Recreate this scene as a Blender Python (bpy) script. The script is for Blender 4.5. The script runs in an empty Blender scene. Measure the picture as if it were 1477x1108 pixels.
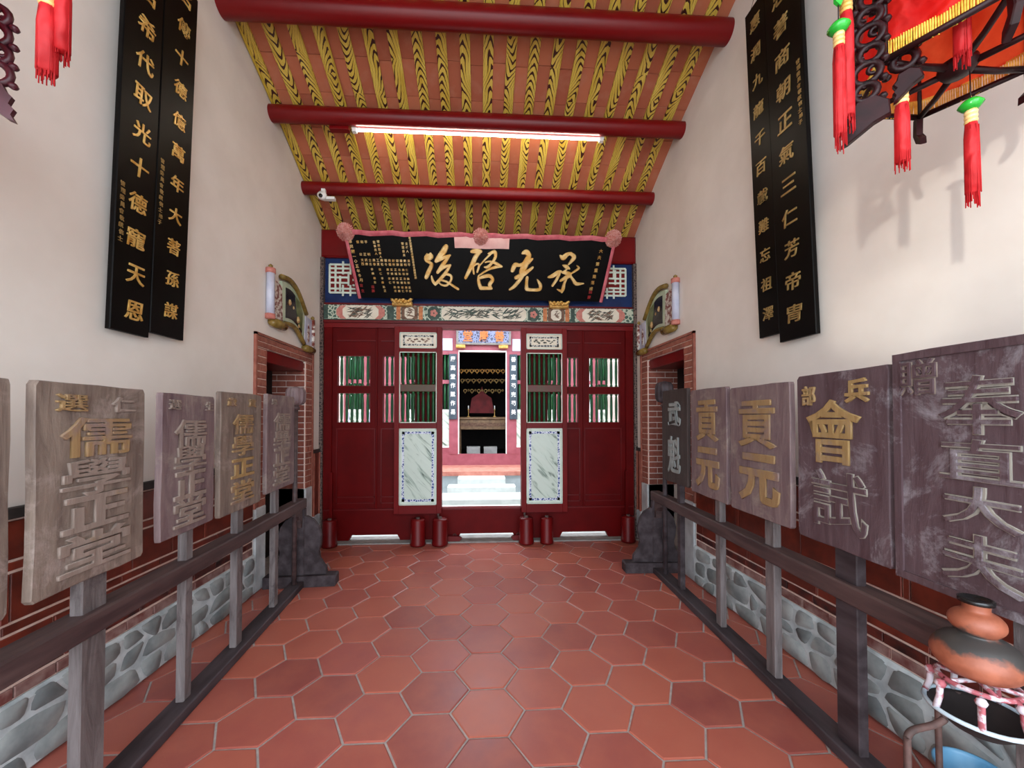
import bpy, bmesh, math, random
from math import sin, cos, pi, radians, sqrt, atan2, floor
from mathutils import Vector, Matrix, noise as mnoise
S = bpy.context.scene
COL = S.collection
R = random.Random(7)

# ------------------------------------------------------------------ camera, sky, lights, exposure
cam_d = bpy.data.cameras.new('camera'); cam = bpy.data.objects.new('camera', cam_d); COL.objects.link(cam)
cam.location = (0, 0, 1.5)
cam.rotation_euler = (radians(91.0), 0, radians(-3.1))
cam_d.sensor_width = 36.0; cam_d.sensor_fit = 'HORIZONTAL'
cam_d.lens = 36.0 * 565.0 / 1477.0
cam_d.shift_x = (738.5 - 722.5) / 1477.0
cam_d.shift_y = (593.0 - 554.0) / 1477.0
cam_d.clip_start = 0.02
S.camera = cam
S.view_settings.view_transform = 'Standard'; S.view_settings.look = 'None'
S.view_settings.exposure = 0.80; S.view_settings.gamma = 1.0; S.view_settings.use_curve_mapping = False

wd = bpy.data.worlds.new('world'); S.world = wd; wd.use_nodes = True
bg = wd.node_tree.nodes['Background']; bg.inputs[0].default_value = (0.80, 0.90, 1.0, 1); bg.inputs[1].default_value = 4.2

def light(name, kind, loc, rot, energy, color=(1, 1, 1), **kw):
    d = bpy.data.lights.new(name, kind); d.energy = energy; d.color = color
    for k, v in kw.items(): setattr(d, k, v)
    o = bpy.data.objects.new(name, d); COL.objects.link(o); o.location = loc; o.rotation_euler = rot
    return o
light('sun', 'SUN', (0, 7, 8), (radians(3), radians(-12), 0), 1.3, (1.0, 0.93, 0.84), angle=0.02)
# sunlight thrown back by a window pane outside the front opening, onto the right hand wall
def aim(src, dst):
    return (Vector(dst) - Vector(src)).to_track_quat('-Z', 'Y').to_euler()
_s = (-2.6, -2.26, 1.72)
for dst_, e_, sz_ in (((1.98, 1.66, 2.28), 190.0, 10.5), ((1.98, 1.80, 1.98), 130.0, 5.0), ((1.98, 1.46, 2.30), 110.0, 5.5)):
    light('reflected_sun', 'SPOT', _s, aim(_s, dst_), e_, (1.0, 0.97, 0.88), spot_size=radians(sz_), spot_blend=0.5, shadow_soft_size=0.05)
pt = light('front_portal', 'AREA', (0.02, -1.32, 2.1), (radians(90), 0, 0), 1.0, shape='RECTANGLE', size=3.9, size_y=4.3); pt.data.cycles.is_portal = True
S.cycles.max_bounces = 10; S.cycles.diffuse_bounces = 6; S.cycles.use_denoising = True
S.cycles.sample_clamp_indirect = 8.0

# ------------------------------------------------------------------ materials
def lin(h):
    if isinstance(h, str):
        h = h.lstrip('#'); h = [int(h[i:i + 2], 16) / 255 for i in (0, 2, 4)]
    return tuple((c / 12.92 if c <= 0.04045 else ((c + 0.055) / 1.055) ** 2.4) for c in h) + (1,)

class NT:
    def __init__(s, name):
        s.m = bpy.data.materials.new(name); s.m.use_nodes = True; s.t = s.m.node_tree
        s.b = s.t.nodes['Principled BSDF']; s.out = s.t.nodes['Material Output']
    def n(s, typ, **kw):
        x = s.t.nodes.new(typ)
        for k, v in kw.items(): setattr(x, k, v)
        return x
    def l(s, a, b): s.t.links.new(a, b)
    def put(s, sock, v):
        if isinstance(v, (int, float)): sock.default_value = v
        elif isinstance(v, (tuple, list)): sock.default_value = v
        else: s.l(v, sock)
    def math(s, op, a, b=0.0, c=None):
        x = s.n('ShaderNodeMath', operation=op); s.put(x.inputs[0], a); s.put(x.inputs[1], b)
        if c is not None: s.put(x.inputs[2], c)
        return x.outputs[0]
    def coord(s, scale=(1, 1, 1), rnd=True):
        tc = s.n('ShaderNodeTexCoord'); v = tc.outputs['Object']
        if rnd:
            oi = s.n('ShaderNodeObjectInfo'); m = s.math('MULTIPLY', oi.outputs['Random'], 37.0)
            a = s.n('ShaderNodeVectorMath', operation='ADD'); s.l(v, a.inputs[0]); s.l(m, a.inputs[1]); v = a.outputs[0]
        mp = s.n('ShaderNodeMapping'); s.l(v, mp.inputs[0]); mp.inputs['Scale'].default_value = scale
        return mp.outputs[0]
    def noise(s, v, scale, detail=4, rough=0.55, dist=0.0):
        x = s.n('ShaderNodeTexNoise'); s.l(v, x.inputs['Vector']); x.inputs['Scale'].default_value = scale
        x.inputs['Detail'].default_value = detail; x.inputs['Roughness'].default_value = rough; x.inputs['Distortion'].default_value = dist
        return x.outputs['Fac']
    def ramp(s, f, stops, mode='LINEAR'):
        x = s.n('ShaderNodeValToRGB'); x.color_ramp.interpolation = mode; e = x.color_ramp.elements
        while len(e) < len(stops): e.new(0.5)
        for i, (p, c) in enumerate(stops): e[i].position = p; e[i].color = c
        s.put(x.inputs[0], f); return x.outputs[0]
    def mix(s, f, a, b, mode='MIX'):
        x = s.n('ShaderNodeMix', data_type='RGBA', blend_type=mode); s.put(x.inputs[0], f); s.put(x.inputs[6], a); s.put(x.inputs[7], b)
        return x.outputs[2]
    def bump(s, h, strength=0.3, dist=0.01):
        x = s.n('ShaderNodeBump'); x.inputs['Strength'].default_value = strength; x.inputs['Distance'].default_value = dist
        s.l(h, x.inputs['Height']); s.l(x.outputs[0], s.b.inputs['Normal'])

def M(name, c1, c2=None, rough=0.6, scale=6.0, stretch=(1, 1, 1), bump=0.15, bdist=0.004, lo=0.35, hi=0.65, metal=0.0, spec=0.5, vary=0.0, detail=4, coat=0.0):
    t = NT(name); c1 = lin(c1); c2 = lin(c2) if c2 else tuple(min(1, x * 1.12) for x in c1[:3]) + (1,)
    v = t.coord(stretch); f = t.noise(v, scale, detail)
    col = t.ramp(f, [(lo, c1), (hi, c2)])
    if vary:
        oi = t.n('ShaderNodeObjectInfo'); hs = t.n('ShaderNodeHueSaturation')
        t.l(t.math('MULTIPLY_ADD', oi.outputs['Random'], vary, 1 - vary / 2), hs.inputs['Value']); t.l(col, hs.inputs['Color']); col = hs.outputs[0]
    t.l(col, t.b.inputs['Base Color']); t.b.inputs['Roughness'].default_value = rough; t.b.inputs['Metallic'].default_value = metal
    t.b.inputs['Specular IOR Level'].default_value = spec
    if coat: t.b.inputs['Coat Weight'].default_value = coat; t.b.inputs['Coat Roughness'].default_value = 0.15
    if bump: t.bump(f, bump, bdist)
    return t.m

plaster = M('white_plaster', '#e0d6cc', '#e9e0d7', 0.85, 2.2, bump=0.08, spec=0.2)
grout = M('grey_grout', '#9c9490', '#b0a8a2', 0.9, 30)
mortar = M('pale_mortar', '#d9b8a8', '#e8cfc0', 0.9, 30)
tile_dark = M('glazed_brown_tile', '#5a2318', '#7a3020', 0.35, 9, bump=0.1, vary=0.25)
tile_black = M('blackened_brick', '#2c1a1a', '#6b2c22', 0.4, 12, vary=0.4)
brick_worn = M('worn_brick', '#6e3a34', '#a08078', 0.8, 10, vary=0.3, bump=0.3)
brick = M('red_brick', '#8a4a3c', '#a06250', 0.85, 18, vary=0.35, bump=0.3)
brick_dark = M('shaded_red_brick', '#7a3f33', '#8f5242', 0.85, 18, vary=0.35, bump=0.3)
cap_band = M('grey_black_band', '#2b2826', '#3b3735', 0.6, 15)
stone = M('river_stone', '#6f7474', '#9c9f9c', 0.75, 6, vary=0.5, bump=0.5, bdist=.01)
stone_mortar = M('lime_mortar', '#a2a9aa', '#ccd2d2', 0.9, 9, bump=0.8, bdist=0.01)
jamb_stone = M('grey_stone', '#a9adaf', '#c6cacb', 0.8, 8, bump=0.3)
red = M('dark_red_lacquer', '#520203', '#5e0304', 0.5, 3, bump=0.03, spec=0.12)
red_line = M('red_lacquer_moulding', '#580406', '#640709', 0.42, 3, bump=0.03, spec=0.3)
red_leaf = M('red_door_leaf_paint', '#620709', '#6e0b0c', 0.45, 3, bump=0.04, spec=0.18)
red_beam = M('red_beam_paint', '#680206', '#740408', 0.36, 4, stretch=(0.3, 1, 1), bump=0.04, spec=0.35)
blue = M('blue_paint', '#0c2350', '#142e60', 0.5, 6, spec=.3)
mint = M('pale_mint_paint', '#c5d2c2', '#d6e0d2', 0.6, 8)
green = M('green_paint', '#0c4220', '#14552c', 0.4, 8, spec=.35)
lacquer = M('black_lacquer', '#050404', '#0b0908', 0.42, 7, bump=0.02, spec=0.12)
gold = M('gold_leaf', '#c08a3a', '#e8c070', 0.38, 20, metal=0.35, bump=0.2)
gold_dull = M('dull_gold', '#8f7240', '#b0935a', 0.45, 20, metal=0.35, bump=0.2)
gold_pale = M('bright_gold', '#dca650', '#f6d898', 0.4, 12, metal=0.2, bump=0.15)
red_char = M('red_seal_paint', '#8c1616', '#a02020', 0.5)
pink = M('faded_pink_cloth', '#b9505a', '#d07078', 0.75, 10, bump=0.3)
pink_pale = M('pale_pink_ribbon', '#e4a8a0', '#f0c0b6', 0.6, 8)
rosette_m = M('rosette_cloth', '#c4766c', '#e0b0a6', 0.7, 40, bump=0.4)
darkwood = M('dark_rack_wood', '#2f2628', '#4a4144', 0.6, 5, stretch=(0.5, 2.5, 2.5), bump=0.3, spec=0.25)
railwood = M('red_brown_rail_wood', '#38292a', '#54413f', 0.55, 8, stretch=(0.4, 3, 3), bump=0.3)
white_paint = M('white_enamel', '#e8e8e4', '#f2f2ee', 0.4)
black_plastic = M('black_plastic', '#101010', '#181818', 0.25)
cream = M('cream_paint', '#ded2bc', '#e8dfcc', 0.6, 9)
salmon = M('salmon_paint', '#b86a5e', '#cc8576', 0.6, 20)
orange = M('orange_paint', '#b5673a', '#cf8550', 0.6, 25)
dark_green = M('dark_green_paint', '#27392f', '#3c5247', 0.6, 25)
ink = M('grey_ink_paint', '#3a3a34', '#6a6a5c', 0.7, 25)
brown_ink = M('brown_ink_paint', '#5c3f30', '#84644e', 0.7, 25)
sill = M('grey_sill_stone', '#7d7a76', '#95918c', 0.8, 12, bump=0.3)
granite = M('pale_granite', '#b9bfbd', '#ccd2cf', 0.85, 5, bump=0.3)
granite2 = M('grey_step_wall', '#9ba6ab', '#aeb8bc', 0.85, 5, bump=0.3)
hallpink = M('sun_faded_red_paint', '#8e4450', '#a05460', 0.6, 5, bump=0.05)
terracotta = M('terracotta_edge', '#b06a5c', '#c58474', 0.8, 8)
altarwood = M('altar_wood', '#6d5236', '#8d6d4a', 0.4, 12)
maroon = M('carved_maroon_wood', '#1a0507', '#290a0d', 0.45, 20, bump=0.2, spec=0.25)
maroon2 = M('carved_purple_wood', '#3a0e18', '#4c1522', 0.4, 20, bump=0.2)
rust = M('rusty_iron', '#3d2b27', '#5a403a', 0.7, 20, bump=0.4)
flaked = M('flaked_pink_paint', '#a6545c', '#cfc4cb', 0.6, 26, lo=0.46, hi=0.54, bump=0.3)
tray_m = M('pale_enamel_tray', '#8fa6b4', '#c4d3db', 0.35, 8)
bucket_m = M('blue_plastic', '#5a93b8', '#76abcc', 0.35, 5, bump=0)
fringe_m = M('yellow_fringe', '#c89a2c', '#e6c458', 0.55, 60)
bead_m = M('green_bead', '#1f9a2c', '#36c244', 0.2, 5, bump=0)
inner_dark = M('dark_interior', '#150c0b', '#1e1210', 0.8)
concrete = M('courtyard_paving', '#b5b9b6', '#c9ccc8', 0.9, 3, bump=0.2)
roofback = M('roof_boards', '#8c4a34', '#9c5840', 0.85, 4)
slate = M('slate_board', '#2d3a44', '#3b4853', 0.5, 10)
whitebox = M('white_carton', '#b9b4b0', '#cfcac6', 0.7)

def hexmat():
    t = NT('terracotta_hex_tile'); v = t.coord()
    oi = t.n('ShaderNodeObjectInfo')
    base = t.ramp(oi.outputs['Random'], [(0, lin('#8e4a44')), (0.3, lin('#9f5449')), (0.7, lin('#ad5e4c')), (1, lin('#a0544c'))])
    f = t.noise(v, 5, 5, 0.6); col = t.mix(t.ramp(f, [(0.35, (0, 0, 0, 1)), (0.7, (1, 1, 1, 1))]), base, lin('#ba6c56'))
    x = t.n('ShaderNodeMix', data_type='RGBA'); x.inputs[0].default_value = 0.45; t.l(base, x.inputs[6]); t.l(col, x.inputs[7])
    t.l(x.outputs[2], t.b.inputs['Base Color'])
    t.l(t.math('MULTIPLY_ADD', f, 0.3, 0.21), t.b.inputs['Roughness'])
    t.bump(t.noise(v, 14, 5), 0.12, 0.004); return t.m
hexm = hexmat()

def rooftile():
    t = NT('thin_roof_brick'); v = t.coord(); f = t.noise(v, 7, 5)
    oi = t.n('ShaderNodeObjectInfo')
    a = t.ramp(oi.outputs['Random'], [(0, lin('#a0553c')), (1, lin('#b86a4a'))])
    t.l(t.mix(t.ramp(f, [(0.5, (0, 0, 0, 1)), (0.75, (.45, .45, .45, 1))]), a, lin('#b57a62')), t.b.inputs['Base Color'])
    t.b.inputs['Roughness'].default_value = 0.85; t.bump(f, 0.2, 0.005); return t.m
rooftile_m = rooftile()

def grainmat():
    t = NT('faux_grain_paint'); tc = t.n('ShaderNodeTexCoord'); sp = t.n('ShaderNodeSeparateXYZ'); t.l(tc.outputs['Object'], sp.inputs[0])
    oi = t.n('ShaderNodeObjectInfo'); r = oi.outputs['Random']; X, Y = sp.outputs[0], sp.outputs[1]
    cb = t.n('ShaderNodeCombineXYZ'); t.l(t.math('MULTIPLY', r, 91.0), cb.inputs[0]); t.l(Y, cb.inputs[1])
    n1 = t.noise(cb.outputs[0], 1.9, 2, 0.5)
    cb2 = t.n('ShaderNodeCombineXYZ'); t.l(t.math('ADD', X, t.math('MULTIPLY', r, 13.0)), cb2.inputs[0]); t.l(t.math('MULTIPLY', Y, 0.35), cb2.inputs[1])
    n2 = t.noise(cb2.outputs[0], 16, 2)
    X = t.math('ADD', X, t.math('MULTIPLY', t.math('SUBTRACT', t.math('FRACT', t.math('MULTIPLY', r, 29.0)), 0.5), 0.05))
    xo = t.math('SUBTRACT', X, t.math('MULTIPLY', t.math('SUBTRACT', n1, 0.5), 0.30))
    u = t.math('DIVIDE', xo, 0.042); au = t.math('ABSOLUTE', u)
    n3 = t.math('SUBTRACT', t.noise(cb.outputs[0], 0.9, 1), 0.5)
    amp = t.math('MULTIPLY', t.math('SIGN', n3), 7.0)
    ph = t.math('ADD', t.math('MULTIPLY', Y, t.math('MULTIPLY_ADD', t.math('FRACT', t.math('MULTIPLY', r, 17.0)), 60.0, 70.0)), t.math('MULTIPLY', amp, t.math('POWER', au, 1.5)))
    ph = t.math('ADD', ph, t.math('MULTIPLY', n2, 7.0))
    sn = t.math('SINE', ph)
    thr = t.math('MULTIPLY_ADD', au, 0.52, 0.30)
    d1 = t.math('GREATER_THAN', sn, t.math('MINIMUM', thr, 0.975))
    # long thin grain lines beside the heart
    ln = t.math('SINE', t.math('ADD', t.math('MULTIPLY', X, 560.0), t.math('MULTIPLY', n2, 26.0)))
    d2 = t.math('MULTIPLY', t.math('GREATER_THAN', ln, 0.86), 0.45)
    d = t.math('MAXIMUM', d1, d2)
    nb = t.noise(t.coord((3, .5, 1)), 8, 3)
    ybase = t.ramp(nb, [(0.3, lin('#c4a236')), (0.7, lin('#dfc25a'))])
    t.l(t.mix(d, ybase, lin('#3a1210')), t.b.inputs['Base Color']); t.b.inputs['Roughness'].default_value = 0.45
    return t.m
grain = grainmat()

def woodmat(name, a, b, c, blot=0.5):
    # weathered board: streaks along the height, pale washed blotches
    t = NT(name); v = t.coord((5, 5, 0.7)); f = t.noise(v, 4.5, 6, 0.65, 0.6)
    base = t.ramp(f, [(0.30, lin(a)), (0.66, lin(b))])
    g = t.noise(t.coord((1, 1, 1)), 4.6, 8, 0.75, 0.5)
    m = t.ramp(g, [(blot, (0, 0, 0, 1)), (blot + 0.16, (1, 1, 1, 1))])
    t.l(t.mix(m, base, lin(c)), t.b.inputs['Base Color']); t.b.inputs['Roughness'].default_value = 0.62
    t.b.inputs['Specular IOR Level'].default_value = 0.3
    t.bump(t.math('ADD', f, t.math('MULTIPLY', g, 0.6)), 0.55, 0.008); return t.m
board_grey = woodmat('weathered_grey_board', '#5f5049', '#8a7a6e', '#9c8c84', 0.52)
board_mauve = woodmat('weathered_mauve_board', '#604b50', '#84716f', '#91847b', 0.52)
board_plum = woodmat('worn_plum_board', '#4b363a', '#635054', '#979095', 0.53)
board_dark = woodmat('dark_brown_board', '#352b29', '#453a37', '#4f4643', 0.6)
pole_m = woodmat('weathered_pole', '#4d4443', '#78706f', '#3a3133', 0.55)
ochre = woodmat('worn_ochre_character', '#8a6d4a', '#a1845c', '#85706a', 0.5)
ochre_pale = woodmat('pale_worn_character', '#7c6c62', '#94847a', '#a68c5c', 0.6)
ochre_bright = woodmat('bright_ochre_character', '#8f7249', '#ab8d5c', '#8d7b6c', 0.54)
bone_char = woodmat('bone_character', '#8b857c', '#a39c90', '#7d7068', 0.55)
grey_char = woodmat('grey_painted_character', '#7d8280', '#939895', '#5a5a58', 0.6)

def marble():
    t = NT('veined_marble_paint'); m0 = t.n('ShaderNodeMapping'); t.l(t.coord(), m0.inputs[0]); m0.inputs['Rotation'].default_value = (0, radians(-48), 0)
    mp = t.n('ShaderNodeMapping'); t.l(m0.outputs[0], mp.inputs[0]); mp.inputs['Scale'].default_value = (1.2, 1, 7.5)
    f = t.noise(mp.outputs[0], 2.4, 3, 0.55, 0.9)
    t.l(t.ramp(f, [(0.30, lin('#5a6a5e')), (0.40, lin('#a9b9ab')), (0.46, lin('#c3d0c3')), (1, lin('#d0dbd0'))]), t.b.inputs['Base Color'])
    t.b.inputs['Roughness'].default_value = 0.35; return t.m
marble_m = marble()
def fretmat(name, a, b, scale=60):
    t = NT(name); v = t.n('ShaderNodeTexVoronoi', feature='DISTANCE_TO_EDGE'); t.l(t.coord(), v.inputs['Vector']); v.inputs['Scale'].default_value = scale
    t.l(t.ramp(v.outputs['Distance'], [(0.10, lin(a)), (0.16, lin(b))], 'LINEAR'), t.b.inputs['Base Color']); t.b.inputs['Roughness'].default_value = 0.5
    return t.m
blue_fret = fretmat('blue_fret_border', '#d8dce6', '#3d4f8c', 32)
grey_fret = fretmat('grey_fret_border', '#c9c8bc', '#4c4a50', 30)
green_fret = fretmat('painted_scroll_ornament', '#bcc4ae', '#3d5a4c', 22)
pale_fret = fretmat('pale_meander_strip', '#6e5c54', '#2c201e', 30)
carve_fret = fretmat('gilt_carving', '#3a2412', '#b08a46', 30)
blue_relief = fretmat('blue_relief_ground', '#8a93b4', '#4a5268', 18)

def clothmat(name, a, b, tr=0.5):
    t = NT(name); f = t.noise(t.coord(), 14, 4); c = t.ramp(f, [(0.3, lin(a)), (0.7, lin(b))]); t.l(c, t.b.inputs['Base Color']); t.b.inputs['Roughness'].default_value = 0.6
    tl = t.n('ShaderNodeBsdfTranslucent'); t.l(c, tl.inputs[0]); mx = t.n('ShaderNodeMixShader'); mx.inputs[0].default_value = tr
    t.l(t.b.outputs[0], mx.inputs[1]); t.l(tl.outputs[0], mx.inputs[2]); t.l(mx.outputs[0], t.out.inputs[0])
    w = t.n('ShaderNodeTexWave'); t.l(t.coord(), w.inputs[0]); w.inputs['Scale'].default_value = 9; w.inputs['Distortion'].default_value = 12; w.inputs['Detail'].default_value = 2
    t.bump(w.outputs['Fac'], 0.5, 0.006); return t.m
redcloth = clothmat('red_lantern_cloth', '#e8100a', '#ff2412', 0.6)
orangecloth = clothmat('orange_red_lantern_cloth', '#f0502c', '#ff6c40', 0.65)
tassel_m = clothmat('red_tassel_thread', '#c0121a', '#e0242a', 0.35)
flowercloth = clothmat('flower_embroidery', '#c8683c', '#b24a58', 0.3)

def emis(name, c, s):
    t = NT(name); t.b.inputs['Base Color'].default_value = c; t.b.inputs['Emission Color'].default_value = c; t.b.inputs['Emission Strength'].default_value = s; return t.m
tube_m = emis('fluorescent_tube', (1.0, 0.92, 0.76, 1), 32.0)

def jarmat():
    t = NT('sooty_terracotta'); v = t.coord(rnd=False); sp = t.n('ShaderNodeSeparateXYZ'); t.l(v, sp.inputs[0])
    n = t.noise(v, 9, 5); z = sp.outputs[2]
    # soot stain over the shoulder of the big bulb and one patch on the small bulb
    b1 = t.math('SUBTRACT', 1.0, t.math('MULTIPLY', t.math('ABSOLUTE', t.math('SUBTRACT', z, 0.104)), 22.0))
    s = t.ramp(t.math('ADD', t.math('MULTIPLY', b1, 0.6), t.math('MULTIPLY_ADD', n, 2.0, -0.62)), [(0.42, (0, 0, 0, 1)), (0.62, (1, 1, 1, 1))])
    c = t.ramp(t.noise(v, 22, 4), [(0.3, lin('#84452f')), (0.7, lin('#a86046'))])
    t.l(t.mix(s, c, lin('#3b3836')), t.b.inputs['Base Color']); t.b.inputs['Roughness'].default_value = 0.5; t.bump(n, 0.3, 0.006); return t.m
jar_m = jarmat()

# ------------------------------------------------------------------ mesh helpers
class MB:
    def __init__(s, f=None): s.v = []; s.f = []; s.mi = []; s.T = f; s.cur = 0; s.sm = []; s.smooth = False
    def add(s, vs, fs):
        n = len(s.v); s.v += [tuple(s.T(*p)) if s.T else tuple(p) for p in vs]
        for f in fs: s.f.append(tuple(i + n for i in f)); s.mi.append(s.cur); s.sm.append(s.smooth)
        return s
    def box(s, x0, x1, y0, y1, z0, z1):
        return s.add([(x0, y0, z0), (x1, y0, z0), (x1, y1, z0), (x0, y1, z0), (x0, y0, z1), (x1, y0, z1), (x1, y1, z1), (x0, y1, z1)],
                     [(0, 3, 2, 1), (4, 5, 6, 7), (0, 1, 5, 4), (1, 2, 6, 5), (2, 3, 7, 6), (3, 0, 4, 7)])
    def bbox(s, x0, x1, y0, y1, z0, z1, b=0.006, axis='y'):
        # box with a chamfered rim on its -y (front) face
        a = [(x0, y1, z0), (x1, y1, z0), (x1, y1, z1), (x0, y1, z1), (x0, y0 + b, z0), (x1, y0 + b, z0), (x1, y0 + b, z1), (x0, y0 + b, z1),
             (x0 + b, y0, z0 + b), (x1 - b, y0, z0 + b), (x1 - b, y0, z1 - b), (x0 + b, y0, z1 - b)]
        return s.add(a, [(0, 1, 2, 3)] + [(i, (i + 1) % 4, 4 + (i + 1) % 4, 4 + i) for i in range(4)] + [(4 + i, 4 + (i + 1) % 4, 8 + (i + 1) % 4, 8 + i) for i in range(4)] + [(8, 9, 10, 11)])
    def prism(s, poly, y0, y1, ch=0.0):
        # poly in xz, extruded y0 (front) .. y1; ch = front chamfer by scaling about centroid
        n = len(poly); cx = sum(p[0] for p in poly) / n; cz = sum(p[1] for p in poly) / n
        vs = [(x, y1, z) for x, z in poly]
        if ch:
            vs += [(x, y0 + ch, z) for x, z in poly]
            def sh(x, z):
                d = sqrt((x - cx) ** 2 + (z - cz) ** 2) or 1; k = max(0, 1 - ch / d); return (cx + (x - cx) * k, y0, cz + (z - cz) * k)
            vs += [sh(x, z) for x, z in poly]; L = 3
        else: vs += [(x, y0, z) for x, z in poly]; L = 2
        fs = [tuple(range(n)), tuple(range((L - 1) * n, L * n))]
        for k in range(L - 1):
            fs += [(k * n + i, k * n + (i + 1) % n, (k + 1) * n + (i + 1) % n, (k + 1) * n + i) for i in range(n)]
        return s.add(vs, fs)
    def lathe(s, prof, c=(0, 0, 0), n=16, ribs=0, rib=0.0, tilt=None):
        vs = []; fs = []; m = len(prof)
        for i in range(n):
            a = 2 * pi * i / n; k = 1 + rib * (abs(sin(ribs * a / 2)) - 0.5) if ribs else 1
            for r, z in prof:
                p = Vector((r * k * cos(a), r * k * sin(a), z))
                if tilt: p = tilt @ p
                vs.append((c[0] + p.x, c[1] + p.y, c[2] + p.z))
        for i in range(n):
            j = (i + 1) % n
            for q in range(m - 1): fs.append((i * m + q, j * m + q, j * m + q + 1, i * m + q + 1))
        fs.append(tuple(i * m for i in range(n))[::-1]); fs.append(tuple(i * m + m - 1 for i in range(n)))
        sm = s.smooth; s.smooth = True; s.add(vs, fs); s.smooth = sm; return s
    def tube(s, path, r, n=10, taper=None):
        P = [Vector(p) for p in path]; vs = []; fs = []; m = len(P); up = Vector((0, 0, 1))
        for i, p in enumerate(P):
            d = (P[min(i + 1, m - 1)] - P[max(i - 1, 0)]).normalized()
            u = d.cross(up if abs(d.z) < 0.9 else Vector((1, 0, 0))).normalized(); w = d.cross(u)
            rr = taper[i] if taper else r
            for k in range(n):
                a = 2 * pi * k / n; q = p + (u * cos(a) + w * sin(a)) * rr; vs.append(tuple(q))
        for i in range(m - 1):
            for k in range(n): fs.append((i * n + k, i * n + (k + 1) % n, (i + 1) * n + (k + 1) % n, (i + 1) * n + k))
        fs.append(tuple(range(n))[::-1]); fs.append(tuple(range((m - 1) * n, m * n)))
        sm = s.smooth; s.smooth = True; s.add(vs, fs); s.smooth = sm; return s
    def torus(s, c, R0, r, ax='y', n=14, m=6, sx=1, sz=1, a0=0, a1=2 * pi):
        pts = []
        full = abs(a1 - a0 - 2 * pi) < 1e-6; N = n if full else n + 1
        for i in range(N):
            a = a0 + (a1 - a0) * i / n; pts.append((cos(a) * R0 * sx, sin(a) * R0 * sz))
        vs = []; fs = []
        for i, (px, pz) in enumerate(pts):
            a = a0 + (a1 - a0) * i / n
            for k in range(m):
                b = 2 * pi * k / m; q = r * cos(b)
                vs.append((c[0] + px + q * cos(a), c[1] + r * sin(b), c[2] + pz + q * sin(a)))
        for i in range(n if full else n):
            j = (i + 1) % N
            for k in range(m): fs.append((i * m + k, j * m + k, j * m + (k + 1) % m, i * m + (k + 1) % m))
        sm = s.smooth; s.smooth = True; s.add(vs, fs); s.smooth = sm; return s
    def mesh(s, name, mats):
        me = bpy.data.meshes.new(name); me.from_pydata(s.v, [], s.f)
        if not isinstance(mats, (list, tuple)): mats = [mats]
        for m in mats: me.materials.append(m)
        bm = bmesh.new(); bm.from_mesh(me); bmesh.ops.recalc_face_normals(bm, faces=bm.faces); bm.to_mesh(me); bm.free()
        me.polygons.foreach_set('material_index', s.mi); me.polygons.foreach_set('use_smooth', s.sm); me.update(); return me

def obj(name, me, mats=None, parent=None, loc=None, rot=None):
    if isinstance(me, MB): me = me.mesh(name, mats)
    o = bpy.data.objects.new(name, me); COL.objects.link(o)
    if loc is not None: o.location = loc
    if rot is not None: o.rotation_euler = rot
    if parent is not None: o.parent = parent
    return o
def tag(o, label=None, cat=None, group=None, kind=None):
    if label: o['label'] = label
    if cat: o['category'] = cat
    if group: o['group'] = group
    if kind: o['kind'] = kind
    return o
def thing(name, label, cat, loc=(0, 0, 0), rot=(0, 0, 0), group=None):
    o = bpy.data.objects.new(name, None); o.empty_display_size = 0.1; COL.objects.link(o); o.location = loc; o.rotation_euler = rot
    return tag(o, label, cat, group)
def structure(name, mb, mats): return tag(obj(name, mb, mats), kind='structure')
def struct_empty(name, loc=(0, 0, 0)):
    o = bpy.data.objects.new(name, None); COL.objects.link(o); o.location = loc; return tag(o, kind='structure')
def copy_tree(o, parent=None):
    c = o.copy(); COL.objects.link(c); c.parent = parent
    for ch in list(o.children): copy_tree(ch, c)
    return c

def curve_pts(P, k=4):
    out = []
    for i in range(len(P) - 1):
        p0, p1, p2, p3 = P[max(i - 1, 0)], P[i], P[i + 1], P[min(i + 2, len(P) - 1)]
        for q in range(k):
            t_ = q / k; out.append(tuple(.5 * (2 * b + (c - a) * t_ + (2 * a - 5 * b + 4 * c - d) * t_ ** 2 + (-a + 3 * b - 3 * c + d) * t_ ** 3) for a, b, c, d in zip(p0, p1, p2, p3)))
    return out + [P[-1]]
_g = {}
def glyph(ch, w, h, off=0.0, ext=0.01, bev=0.0, shear=0.0, res=3):
    """one character as a mesh standing in the xz plane, centred, facing -y, fitted into w x h"""
    key = (ch, round(w, 3), round(h, 3), off, ext, bev, shear)
    if key in _g: return _g[key]
    c = bpy.data.curves.new('t', 'FONT'); c.body = ch; c.size = 1.0; c.offset = off; c.extrude = 0.05; c.bevel_depth = bev; c.bevel_resolution = 1; c.resolution_u = res; c.shear = shear
    o = bpy.data.objects.new('t', c); COL.objects.link(o); bpy.context.view_layer.update()
    me = bpy.data.meshes.new_from_object(o.evaluated_get(bpy.context.evaluated_depsgraph_get()))
    bpy.data.objects.remove(o); bpy.data.curves.remove(c)
    xs = [v.co.x for v in me.vertices]; ys = [v.co.y for v in me.vertices]; zs = [v.co.z for v in me.vertices]
    cx, cy = (min(xs) + max(xs)) / 2, (min(ys) + max(ys)) / 2; W = max(max(xs) - min(xs), 0.5); H = max(max(ys) - min(ys), 0.5) if ch not in '一三十' else max(ys) - min(ys)
    if ch == '一': H = 0.9
    if ch in '三': H = 0.85
    if ch in '十': H = 0.9
    zm, zM = min(zs), max(zs)
    for v in me.vertices:
        x, y, z = v.co; v.co = ((x - cx) / W * w, -(z - zm) / (zM - zm) * ext, (y - cy) / H * h)
    me.materials.clear(); _g[key] = me; return me
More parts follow.
